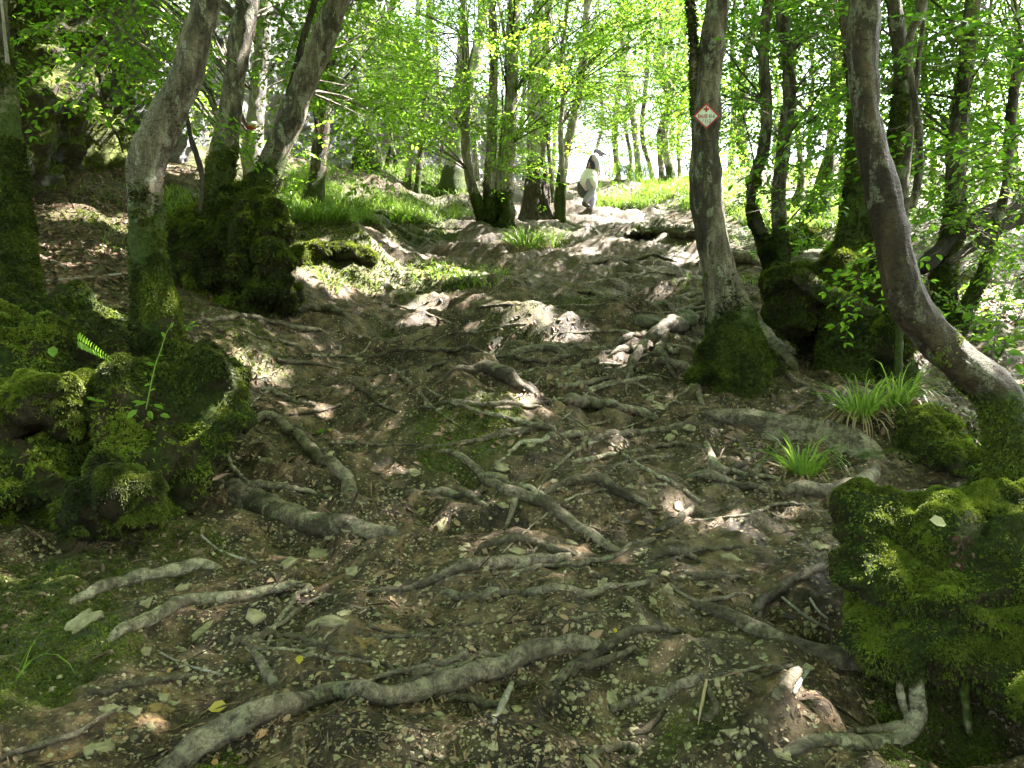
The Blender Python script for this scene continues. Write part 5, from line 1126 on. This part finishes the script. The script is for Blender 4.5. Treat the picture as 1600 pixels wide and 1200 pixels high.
# upright sapling on the left mound
def leafs(root, C, D, L, mat='leaf', name='leaf', wr=.5, var=.85):
    C = np.array(C); D = np.array(D, float); n = len(C); N_ = np.array([[0, -.6, .8]] * n) + np.random.default_rng(3).normal(0, .2, (n, 3)); V, Q, kk = leaf_geo(C, D, N_, np.array(L), np.array(L) * wr)
    obj(name, V, [Q], M[mat], root, {'var': np.full(len(V), var)}, smooth=False)
d0 = 3.55; P = np.array([at(x, y, d0) for x, y in [(228,640),(236,600),(243,570),(252,545),(260,520),(268,508)]]); sr = empty('seedling', P[0], "thin yellow green sapling standing upright on the left mound", 'plant')
V, Q, T, u = tube(P, np.array([.0035,.003,.003,.0025,.002,.0015]), .02, 6, 1, .05, 0); obj('stem', V, [Q, T], M['grass'], sr, {'var': V[:, 0] * 0 + .9})
leafs(sr, [at(266,512,d0), at(258,527,d0), at(247,556,d0), at(243,572,d0), at(236,600,d0), at(232,612,d0), at(229,628,d0), at(240,632,d0)], [(.5,0,.8),(-.4,0,.6),(.9,0,.1),(-1,0,.35),(-.8,0,-.2),(.8,-.2,.3),(-.9,-.3,-.3),(1,-.2,-.4)], [.03,.033,.026,.055,.036,.04,.055,.055])
sr = empty('seedling', at(215,640,3.4), "broad leaved sprig low on the left mound beside the sapling", 'plant')
leafs(sr, [at(215,640,3.4), at(232,642,3.4), at(250,648,3.4), at(222,630,3.4)], [(-.5,-.3,-.5),(.4,-.3,-.5),(1,-.2,-.2),(-1,0,.2)], [.06,.05,.05,.05])
# fern
sr = empty('fern', at(122,532,3.7), "single fern frond catching light on the left mound", 'fern'); ca = []; da = []; la_ = []
for k in range(14):
    s = k / 13; c = at(122 + 50 * s, 532 + 30 * s, 3.7)
    for sg in (1, -1): ca.append(c); da.append((.3, -.1, sg * 1.0)); la_.append(.036 * (1 - .75 * s) + .006)
leafs(sr, ca, da, la_, name='frond', wr=.42, var=.6)
sr = empty('seedling', at(82,545,3.7), "lone heart shaped leaf on the left mound", 'plant'); leafs(sr, [at(83,541,3.7)], [(.1,-.2,-.9)], [.055], wr=.85)
sr = empty('seedling', at(147,628,3.5), "small ragged seedling on the moss below the fern", 'plant'); leafs(sr, [at(150,626,3.5)] * 4, [(-1,0,.4),(.9,0,-.1),(.3,-.4,.1),(-.5,0,.1)], [.05,.045,.04,.04], wr=.35)

# ------------------------------------------------------------------ stones
def slate_mesh(seed):
    r = np.random.default_rng(seed); n = r.integers(7, 13); th = np.sort(r.uniform(0, 2 * PI, n) * .35 + np.linspace(0, 2 * PI, n, endpoint=False) * .9); el = r.uniform(.45, .8)
    rad = r.uniform(.6, 1.15, n); o = np.stack([np.cos(th) * rad, np.sin(th) * rad * el], 1) * .5; h = r.uniform(.10, .20)
    V = []; 
    for z, s in ((-h, .92), (-.02, 1.0), (h * .45, .97), (h * .6, .86)): V.append(np.hstack([o * s, np.full((n, 1), z) + r.normal(0, .008, (n, 1))]))
    V = np.vstack(V + [np.array([[0, 0, h * .62], [0, 0, -h]])]); idx = np.arange(4 * n).reshape(4, n); nx = np.roll(idx, -1, 1)
    Q = np.stack([idx[:-1].ravel(), nx[:-1].ravel(), nx[1:].ravel(), idx[1:].ravel()], 1); T = np.stack([idx[-1], nx[-1], np.full(n, 4 * n)], 1); T2 = np.stack([nx[0], idx[0], np.full(n, 4 * n + 1)], 1)
    return mesh_from('flat_stone', V, [Q, np.vstack([T, T2])], M['slate'], {'var': np.clip(r.normal(.2, .25, len(V)), 0, .8)}, smooth=False)
SM = [slate_mesh(i) for i in range(16)]
def stone(px, py, wpx, lab, seed, group='flat slate pieces on the slope', tilt=.22, name='flat_stone'):
    r = np.random.default_rng(seed); p = g3(px, py)[0]; s = min(wpx, 30 + (wpx - 30) * .6) * p[1] / F; n = gnormal(p[0], p[1])[0] * .6 + np.array([0, -.25, .55]); n = unit(n + r.normal(0, tilt * .6, 3))
    o = bpy.data.objects.new(name, SM[seed % 16]); COL.objects.link(o); o.location = p + n * s * .02
    q = Vector(n).to_track_quat('Z', 'Y'); o.rotation_mode = 'QUATERNION'; from mathutils import Quaternion; o.rotation_quaternion = q @ Quaternion((0, 0, 1), r.uniform(0, 6.28)); o.scale = (s, s, s * .8)
    return tag(o, lab, 'stone', group)
big = [(615,580,28,"isolated square slate above the leaning brown stick"),(1030,636,50,"flat green slate under the knotted root"),(1012,622,34,"smaller slate just above the flat green one"),(398,966,58,"thick slate with a dark edge, left of the pair of stones"),(520,972,58,"long slate beside the dark gap, lower left"),
 (318,986,58,"cracked long slate below the knobbly pale root"),(228,1018,36,"leaf shaped slate left of the white forked twig"),(130,972,80,"large flat stone half sunk in moss at lower left"),(230,945,60,"flat stone showing between the two pale roots"),(150,1172,80,"pale broad slab in the bottom left corner"),
 (500,868,58,"longest of the slate pieces above the pale root's end"),(452,880,42,"slate piece touching the longest one on its left"),(550,893,36,"triangular slate right of the longest slate"),(1142,873,46,"pointed slate on the right of the slope"),(1018,895,30,"upright leaning slate above the oval ones"),(1043,922,40,"oval stone on the small shelf at right"),
 (986,938,30,"speckled round stone on the small shelf"),(1018,938,24,"square stone next to the speckled round one"),(1005,975,26,"slate at the lip of the right hand hollow"),(286,918,34,"tilted slate right of the pale lichened root"),(283,1016,24,"small slate near the forked twig"),(170,1108,40,"slate lying under the thin wavy root"),
 (235,1137,26,"pale grey pebble plate near the bottom left root"),(490,1018,26,"pale stone block under the thin dark root"),(893,849,26,"square slate beside the upper centre root"),(1275,830,32,"pale slate against the right moss mound"),(1276,852,26,"narrow slate below the pale one by the moss"),(1335,1000,24,"yellowish stone in the nook of the thick grey root"),
 (1295,1010,14,"white chip in the nook of the thick grey root"),(1265,455,40,"flat stone on the shadowed plateau at right"),(1270,548,50,"wide slate on the shadowed plateau"),(1375,553,24,"stone at the dark stem's foot"),(880,1185,20,"round pebble at the bottom edge"),(640,1155,18,"grey rounded pebble below the thick root"),(660,907,18,"cream stone above the bent root"),(1065,900,24,"small angular slate near the arc of root"),(690,638,20,"pale chip by the leaning stick")]
for k, (px, py, wp, lab) in enumerate(big): stone(px, py, wp, lab, 40 + k)
rng = np.random.default_rng(99); cnt = 0
while cnt < 215:
    px = rng.uniform(120, 1290); py = 560 + 640 * rng.random() ** .75
    if px < 330 and py < 880: continue
    p = W(px, py)[0]
    if mossf(p[0], p[1]) > .4: continue
    wp = rng.choice([10, 13, 16, 20, 26, 34], p=[.22, .22, .2, .17, .12, .07])
    stone(px, py, wp, rl_label(px, py, wp, cnt, 'slate flake', ('large', 'broad') if wp > 24 else ('plain', 'worn')) if wp > 18 else "small loose slate chip lying on the trodden soil", 1000 + cnt, 'small slate chips' if wp <= 18 else 'loose slate flakes'); cnt += 1
# gravel, soil crumbs, leaf litter
def scatter_pts(n, x0, x1, y0, y1, pw=1.0):
    px = rng.uniform(x0, x1, n); py = y0 + (y1 - y0) * rng.random(n) ** pw; return g3(px, py)
p = scatter_pts(42000, -200, 1800, 430, 1400); m = rng.random(len(p)) > .92 * mossf(p[:, 0], p[:, 1]); m &= fbm2(p[:, 0], p[:, 1], 2.2, 3, 55) + rng.normal(0, .35, len(p)) > -.05; p = p[m]; n = len(p)
N = unit(gnormal(p[:, 0], p[:, 1]) + rng.normal(0, .25, (n, 3))); a = unit(np.cross(N, rng.normal(0, 1, (n, 3)))); b = np.cross(N, a); s = (rng.lognormal(-5.15, .5, n) * (p[:, 1] / 3.0) ** .45)[:, None]
V = np.stack([p + a * s + N * s * .15, p + b * s * .6 + N * s * .2, p - a * s * .9 + N * s * .1, p - b * s * .65 + N * s * .15, p + N * s * .42 + a * s * .2, p - N * s * .3], 1).reshape(-1, 3); q = np.arange(n)[:, None] * 6
T = np.vstack([q + np.array([t]) for t in ([0,1,4],[1,2,4],[2,3,4],[3,0,4],[1,0,5],[2,1,5],[3,2,5],[0,3,5])])
o = obj('gravel', V, [T], M['slate'], None, {'var': np.repeat(rng.random(n) * .6, 6)}, smooth=False); tag(o, kind='stuff'); print('gravel', n)
ac = Acc()
def bits(n, x0, x1, y0, y1, L, wr, ms=0, thr=-9):
    p = scatter_pts(n, x0, x1, y0, y1); m = (rng.random(len(p)) > ms * mossf(p[:, 0], p[:, 1])) & (fbm2(p[:, 0], p[:, 1], 2.6, 3, 58) + rng.normal(0, .3, len(p)) > thr); p = p[m]; n = len(p)
    N = unit(gnormal(p[:, 0], p[:, 1]) + rng.normal(0, .35, (n, 3))); D = np.cross(N, rng.normal(0, 1, (n, 3))); l = L * rng.lognormal(0, .4, n) * np.clip((p[:, 1] / 3.5) ** .4, .8, 2.2)
    V, Q, k = leaf_geo(p + N * .004, D, N, l, l * wr); return V, Q, np.repeat(rng.random(n) ** 1.3, k)
for args in ((40000, -200, 1800, 400, 1400, .017, .5, .8, .08), (9000, -200, 1800, 400, 1400, .055, .06, .5, -.1), (7000, -100, 1700, 330, 1000, .032, .45, .6, .1)):
    V, Q, v = bits(*args); ac.add(V, None, Q, v)
tag(ac.build('debris', M['debris'], None, smooth=False), kind='stuff')
ac = Acc()
px = rng.uniform(-300, 1900, 60000); py = rng.uniform(215, 700, 60000); p = g3(px, py); w_ = litterf(p[:, 0], p[:, 1]) * .9 + .05; m = rng.random(len(p)) < w_; p = p[m]; n = len(p)
N = unit(gnormal(p[:, 0], p[:, 1]) + rng.normal(0, .5, (n, 3))); D = np.cross(N, rng.normal(0, 1, (n, 3))); l = .055 * rng.uniform(.6, 1.3, n)
V, Q, k = leaf_geo(p + N * .012, D, N, l, l * .55); ac.add(V, None, Q, np.repeat(rng.random(n), k)); print('litter', n)
tag(ac.build('leaves', M['litter'], None, smooth=False), kind='stuff')
# single fallen leaves
m_yel = m_leaf("yellow_fallen_leaf", (.26,.20,.02),(.32,.26,.03),(.4,.35,.02),(.4,.35,.02),.3); m_pale = m_leaf("pale_fallen_leaf",(.30,.28,.14),(.34,.31,.16),(.2,.2,.1),(.2,.2,.1),.2); m_or = m_leaf("brown_fallen_leaf",(.28,.14,.06),(.32,.17,.07),(.2,.1,.05),(.2,.1,.05),.2)
for k, (px, py, s, mt, lab) in enumerate([(468,1042,.035,m_yel,"yellow leaf on the soil above the thick bottom root"),(358,1106,.05,m_yel,"yellow withered frond piece near the thick bottom root"),(960,984,.02,m_yel,"tiny yellow leaf above the black hollow"),(496,680,.07,M['leaf'],"green fallen leaf on the left of the slope"),(518,676,.03,m_yel,"yellow scrap next to the green fallen leaf"),
     (418,1142,.03,m_or,"brown leaf resting under the thick bottom root"),(1147,694,.02,m_yel,"yellow scrap below the rock ledge"),(1172,938,.022,m_or,"orange scrap among the slates at right"),(1450,720,.03,m_yel,"yellow leaf by the ledge end at right"),(768,1091,.018,m_or,"orange scrap beside the short root under the thick one"),(335,1190,.025,m_or,"orange crumb at the bottom left edge"),(1090,1122,.02,m_pale,"pale scrap under the dead blade"),(905,640,.02,m_or,"brown scrap in front of the gnarled knob"),(270,1047,.022,m_or,"orange petal like scrap near the forked twig")]):
    p = g3(px, py)[0]; n = unit(gnormal(p[0], p[1])[0] + np.array([0, -.5, .3])); a = k * 1.7; D = np.cross(n, [math.cos(a), .2, math.sin(a)])
    V, Q, kk = leaf_geo(np.array([p + n * .012]), np.array([D]), np.array([n]), np.array([s * 1.2]), np.array([s * .75])); o = obj_at('fallen_leaf', V, [Q], mt, p, {'var': V[:, 0] * 0 + .7}); tag(o, lab, 'leaf')
# dead leaf and cone on the right mound
for c, D, s, mt, lab in ((at(1452,812,2.22), (1,.0,-.25), .055, m_pale, "large pale dead leaf on the right moss mound"),(at(1465,790,2.6), (.8,-.1,-.5), .05, m_pale, None)):
    if lab:
        V, Q, kk = leaf_geo(np.array([c]), np.array([D], float), np.array([[.1, -.8, .6]]), np.array([s]), np.array([s * .7])); o = obj_at('fallen_leaf', V, [Q], mt, c, {'var': V[:, 0] * 0}); tag(o, lab, 'leaf')
cr = empty('seed_cluster', at(1503,850,2.2), "brown dried seed cluster hanging on the right moss mound", 'seed cluster'); r = np.random.default_rng(2); C = np.array([at(1500 + r.normal(0, 8), 850 + r.uniform(-15, 35), 2.2 + r.normal(0, .01)) for _ in range(40)])
V, Q, kk = leaf_geo(C, r.normal(0, 1, (40, 3)) + [0, 0, -.8], r.normal(0, 1, (40, 3)) + [0, -1, 0], np.full(40, .018), np.full(40, .011)); obj('seeds', V, [Q], m_plain("dried_seed", (.045, .022, .012)), cr, {'var': V[:, 0] * 0}, smooth=False)
p0 = g3([1088], [1138])[0]; p1 = g3([1107], [1040])[0]; P = np.linspace(p0, p1, 6) + np.array([0, -.02, .02]); V, Q, T, u = tube(P, np.array([.001,.004,.0055,.005,.003,.001]) * 1.0, .01, 6, 3, .1, 0); o = obj_at('dead_grass', V, [Q, T], M['dryblade'], P[0], {'var': V[:, 0] * 0 + 1}); tag(o, "bright pale dead blade standing out on the lower right soil", 'grass blade')

# ------------------------------------------------------------------ the sign
m_white = m_plain("enamel_white", (.58, .62, .55), .45, .12, 40); m_red = m_plain("enamel_red", (.36, .018, .022), .45, .2, 40); m_ink = m_plain("sign_ink", (.05, .07, .055), .5, .2); m_metal = m_plain("nail_metal", (.25, .25, .25), .4)
ds_ = d15 - 52 * d15 / F * .5 - .055; sc = at(1103.5, 181.5, ds_); px2 = ds_ / F; hw = 20.5 * px2
srt = empty('rescue_sign', sc, "white diamond rescue marker with red border nailed to the hornbeam", 'sign')
def diamond(h, z0, z1, name, mat, hole=None):
    o = np.array([[0, h], [-h, 0], [0, -h], [h, 0]]); V = []; fs = []
    if hole is None:
        for z in (z0, z1): V += [[p[0], z, p[1]] for p in o]
        Q = [[0, 1, 2, 3], [7, 6, 5, 4]] + [[i, i + 4, (i + 1) % 4 + 4, (i + 1) % 4] for i in range(4)]
    else:
        for z, s in ((z0, h), (z1, h), (z1, hole), (z0, hole)): V += [[p[0] * s / h, z, p[1] * s / h] for p in o]
        Q = [[a * 4 + i, a * 4 + (i + 1) % 4, (a + 1) % 4 * 4 + (i + 1) % 4, (a + 1) % 4 * 4 + i] for a in range(4) for i in range(4)]
    ob = obj(name, np.array(V) * [1, -1, 1] + sc, [np.array(Q)], mat, srt, smooth=False); b = ob.modifiers.new('b', 'BEVEL'); b.width = .0008
    return ob
diamond(hw, 0, .003, 'plate', m_white); diamond(hw, .0035, .006, 'border', m_red, hw * .86)
def boxm(name, cx, cz, w_, h_, mat, y=-.0048):
    V = np.array([[sx * w_ / 2, sy * .001, sz * h_ / 2] for sx in (-1, 1) for sy in (-1, 1) for sz in (-1, 1)]) + sc + [cx, y, cz]; Q = np.array([[0, 1, 3, 2], [4, 6, 7, 5], [0, 4, 5, 1], [2, 3, 7, 6], [0, 2, 6, 4], [1, 5, 7, 3]]); return obj(name, V, [Q], mat, srt, smooth=False)
c1, s1 = hw * .13, hw * .42
V = []
pl = [(-c1, s1), (c1, s1), (c1, c1), (s1, c1), (s1, -c1), (c1, -c1), (c1, -s1), (-c1, -s1), (-c1, -c1), (-s1, -c1), (-s1, c1), (-c1, c1)]; pl = [(x * .5, y * .5) for x, y in pl]
for yy in (-.0038, -.0052): V += [[x, yy, z + hw * .52] for x, z in pl]
Q = np.array([[i, (i + 1) % 12, (i + 1) % 12 + 12, i + 12] for i in range(12)]); f2 = [[i + 12 for i in q] for q in ([0, 1, 2, 11], [2, 3, 4, 5], [5, 6, 7, 8], [8, 9, 10, 11], [11, 2, 5, 8])]
obj('cross', np.array(V) + sc, [Q, np.array(f2)], m_red, srt, smooth=False)
def text(body, size, cx, cz, mat, name='lettering'):
    cu = bpy.data.curves.new(name, 'FONT'); cu.body = body; cu.size = size; cu.align_x = 'CENTER'; cu.align_y = 'CENTER'; cu.extrude = .0006; cu.offset = size * .012; cu.space_character = 1.02
    o = bpy.data.objects.new(name, cu); COL.objects.link(o); cu.materials.append(mat); o.parent = srt; o.location = (cx, -.0042, cz); o.rotation_euler = (PI / 2, 0, 0)
    bpy.context.view_layer.update(); w0 = o.dimensions.x; me = bpy.data.meshes.new_from_object(o.evaluated_get(bpy.context.evaluated_depsgraph_get())); bpy.data.objects.remove(o)
    o = bpy.data.objects.new(name, me); COL.objects.link(o); o.parent = srt; o.location = (cx, -.0042, cz); o.rotation_euler = (PI / 2, 0, 0); return o, w0
o, w0 = text("BALISE", hw * .42, -hw * .27, -hw * .02, m_red); o.scale.x = hw * .72 / max(w0, 1e-4)
o, w0 = text("43-8", hw * .42, hw * .40, -hw * .02, m_ink); o.scale.x = hw * .46 / max(w0, 1e-4)
o, w0 = text("/ 112", hw * .36, hw * .02, -hw * .40, m_ink); o.scale.x = hw * .66 / max(w0, 1e-4)
for z in (hw * .80, -hw * .80): boxm('nail', 0, z, .006, .006, m_metal)
# painted trail mark on the pale trunk
for nm, lab, (px, py, w_, h_), d, mt in (("trail_mark", "red and white painted trail mark on the pale sunlit trunk", (399,201,15,12), 12.5, None),):
    dd = d - 32 * d / F * .5 - .0; P = at(px, py, dd); root = empty('trail_mark', P, lab, 'trail mark'); s = d / F
    for nm2, oz, mat in (('white_band', 3, m_white), ('red_band', -3, m_red)):
        th = np.linspace(-.42, .42, 9); R_ = 29.5 * d / F * .5 + .004; c = at(398.5, py, d); V = []
        for z in (-2.6, 2.6):
            for r_ in (R_, R_ + .006): V += [[c[0] + r_ * math.sin(t_), c[1] - r_ * math.cos(t_), c[2] + (z - (-oz)) * s * 1.0] for t_ in th]
        n9 = 9; V = np.array(V); Q = []
        for i in range(8):
            a_ = [0 * n9 + i, 0 * n9 + i + 1, 1 * n9 + i + 1, 1 * n9 + i]; b_ = [k_ + 2 * n9 for k_ in a_]
            Q += [a_, b_[::-1], [n9 + i, n9 + i + 1, 3 * n9 + i + 1, 3 * n9 + i], [i + 1, i, 2 * n9 + i, 2 * n9 + i + 1]]
        obj(nm2, V, [np.array(Q)], mat, root)

# ------------------------------------------------------------------ the walker
def person():
    d = basedist(918, 336); s = d / F
    def q(zx, zy, dy=0.0): return np.array([((860 + zx / 7.5) - 800) * s, d + dy, CAMZ + (600 - (200 + zy / 7.5)) * s])
    foot = q(460, 985); root = empty('person', foot, "walker in white cap and dark vest climbing the path, pale jacket round the waist", 'person')
    skin = m_plain("skin", (.42, .26, .19), .55, .08); cloth_d = m_plain("navy_cloth", (.05, .05, .08), .85, .25); cloth_l = m_plain("lilac_sleeve", (.50, .48, .62), .85, .15); trous = m_plain("slate_trousers", (.30, .30, .40), .85, .2); white = m_plain("white_cloth", (.74, .74, .76), .85, .06); dark = m_plain("dark_rubber", (.05, .045, .05), .7); hair = m_plain("hair", (.05, .035, .025), .6)
    J = dict(pel=q(440, 620), sp=q(465, 520), ch=q(500, 410), nk=q(548, 335), hd=q(565, 300), ht=q(572, 262),
             sl=q(510, 352, -.17), el=q(538, 440, -.20), wl=q(545, 525, -.14), hl=q(552, 562, -.12), sr_=q(540, 352, .17), er=q(572, 450, .18), wr=q(570, 540, .12), hr=q(572, 575, .1),
             hpl=q(450, 640, -.1), kl=q(480, 760, -.12), al=q(395, 880, -.12), tl=q(425, 925, -.12), hpr=q(465, 640, .1), kr=q(500, 800, .1), ar=q(478, 945, .1), tr=q(520, 968, .1))
    names = list(J); V = [tuple(J[k]) for k in names]; ix = {k: i for i, k in enumerate(names)}
    Eg = [('pel','sp'),('sp','ch'),('ch','nk'),('nk','hd'),('hd','ht'),('ch','sl'),('sl','el'),('el','wl'),('wl','hl'),('ch','sr_'),('sr_','er'),('er','wr'),('wr','hr'),('pel','hpl'),('hpl','kl'),('kl','al'),('al','tl'),('pel','hpr'),('hpr','kr'),('kr','ar'),('ar','tr')]
    rad = dict(pel=.13, sp=.115, ch=.13, nk=.052, hd=.085, ht=.075, sl=.055, el=.04, wl=.028, hl=.03, sr_=.055, er=.04, wr=.028, hr=.03, hpl=.09, kl=.06, al=.042, tl=.035, hpr=.09, kr=.06, ar=.042, tr=.035)
    # fingers and thumb
    for h, wv in (('hl', J['wl']), ('hr', J['wr'])):
        dv = unit(J[h] - wv)
        for k in range(5):
            nm = f"{h}f{k}"; off = np.array([(.018 if k == 4 else -.004), (k - 1.5) * .016 if k < 4 else -.03, 0]); V.append(tuple(J[h] + dv * (.075 if k < 4 else .04) * (1 - .12 * abs(k - 1)) + off)); ix[nm] = len(V) - 1; names.append(nm); Eg.append((h, nm)); rad[nm] = .008
    me = bpy.data.meshes.new('body'); me.from_pydata([tuple(np.array(v) - foot) for v in V], [(ix[a], ix[b]) for a, b in Eg], []); o = bpy.data.objects.new('body', me); COL.objects.link(o); o.parent = root; me.materials.append(skin)
    sk = o.modifiers.new('skin', 'SKIN'); o.modifiers.new('sub', 'SUBSURF').render_levels = 1
    for i, nm in enumerate(names): me.skin_vertices[0].data[i].radius = (rad[nm], rad[nm])
    me.skin_vertices[0].data[0].use_root = True
    def tb(name, pts, rads, mat, flat=1.0, sides=16, lump=.06):
        V, Q, T, u = tube(np.array(pts), np.array(rads), .03, sides, len(name), lump, .02, flat=flat); return obj(name, V, [Q, T], mat, root, {'var': V[:, 0] * 0})
    tb('vest', [q(438, 600), q(455, 545), q(480, 470), q(508, 400), q(535, 350), q(548, 330)], [.13, .125, .13, .145, .13, .07], cloth_d)
    tb('sleeve', [q(515, 345, -.14), q(528, 400, -.2), q(540, 450, -.21), q(547, 520, -.15)], [.075, .07, .058, .042], cloth_l)
    tb('sleeve', [q(540, 350, .14), q(560, 400, .19), q(573, 450, .19), q(571, 530, .13)], [.075, .07, .058, .042], cloth_d)
    tb('trouser_leg', [q(455, 620, -.09), q(470, 700, -.11), q(482, 760, -.12), q(440, 820, -.12), q(397, 872, -.12)], [.115, .105, .085, .075, .062], trous)
    tb('trouser_leg', [q(455, 620, .08), q(475, 720, .1), q(500, 800, .1), q(490, 870, .1), q(479, 935, .1)], [.12, .11, .085, .075, .062], trous)
    tb('shoe', [q(383, 882, -.12), q(392, 905, -.12), q(425, 922, -.12), q(450, 930, -.12)], [.045, .055, .05, .03], dark)
    tb('shoe', [q(470, 945, .1), q(478, 962, .1), q(515, 975, .1), q(540, 982, .1)], [.045, .055, .05, .03], dark)
    tb('waist_jacket', [q(480, 480), q(466, 520), q(450, 570), q(435, 625), q(428, 660)], [.09, .15, .175, .19, .16], white, sides=22, lump=.16)
    tb('jacket_tail', [q(470, 600, -.17), q(500, 660, -.18), q(515, 725, -.16)], [.06, .075, .045], white, lump=.2)
    tb('hanging_coat', [q(355, 610, .05), q(360, 680, .06), q(385, 750, .06), q(395, 800, .05)], [.05, .10, .11, .05], m_plain("grey_cloth", (.10, .10, .11), .9), flat=.4)
    tb('hair', [q(540, 318, .02), q(548, 290, .0), q(552, 275, 0)], [.055, .09, .07], hair)
    tb('cap', [q(556, 302), q(566, 282), q(575, 262), q(580, 250)], [.108, .118, .10, .03], m_plain('cap_cloth', (.17, .17, .19), .8))
    V_, Q_, T_, _ = tube(np.array([q(590, 290), q(618, 300), q(650, 312)]), np.array([.085, .08, .04]), .02, 14, 3, 0, 0); V_ = np.array(V_); cc = V_.mean(0); ax_ = unit(q(650, 312) - q(590, 290)); up_ = np.cross(ax_, [0, 1, 0]); k_ = (V_ - cc) @ up_; V_ = V_ - np.outer(k_ * .8, up_); obj('cap_brim', V_, [Q_, T_], dark, root)
    nose = q(622, 330, -.01); tb('nose', [q(600, 318, 0), nose, q(618, 338)], [.012, .016, .012], skin, sides=8, lump=0)
    for sg in (-1, 1): tb('eye', [q(606, 312, .03 * sg), q(609, 313, .03 * sg)], [.008, .006], hair, sides=8, lump=0); 
    tb('ear', [q(566, 312, -.085), q(566, 322, -.09), q(568, 332, -.085)], [.012, .018, .01], skin, sides=8, lump=0)
    tb('mouth', [q(607, 342, -.02), q(609, 343, 0), q(607, 342, .02)], [.006, .008, .006], m_plain("lips", (.30, .12, .10), .5), sides=6, lump=0)
person()
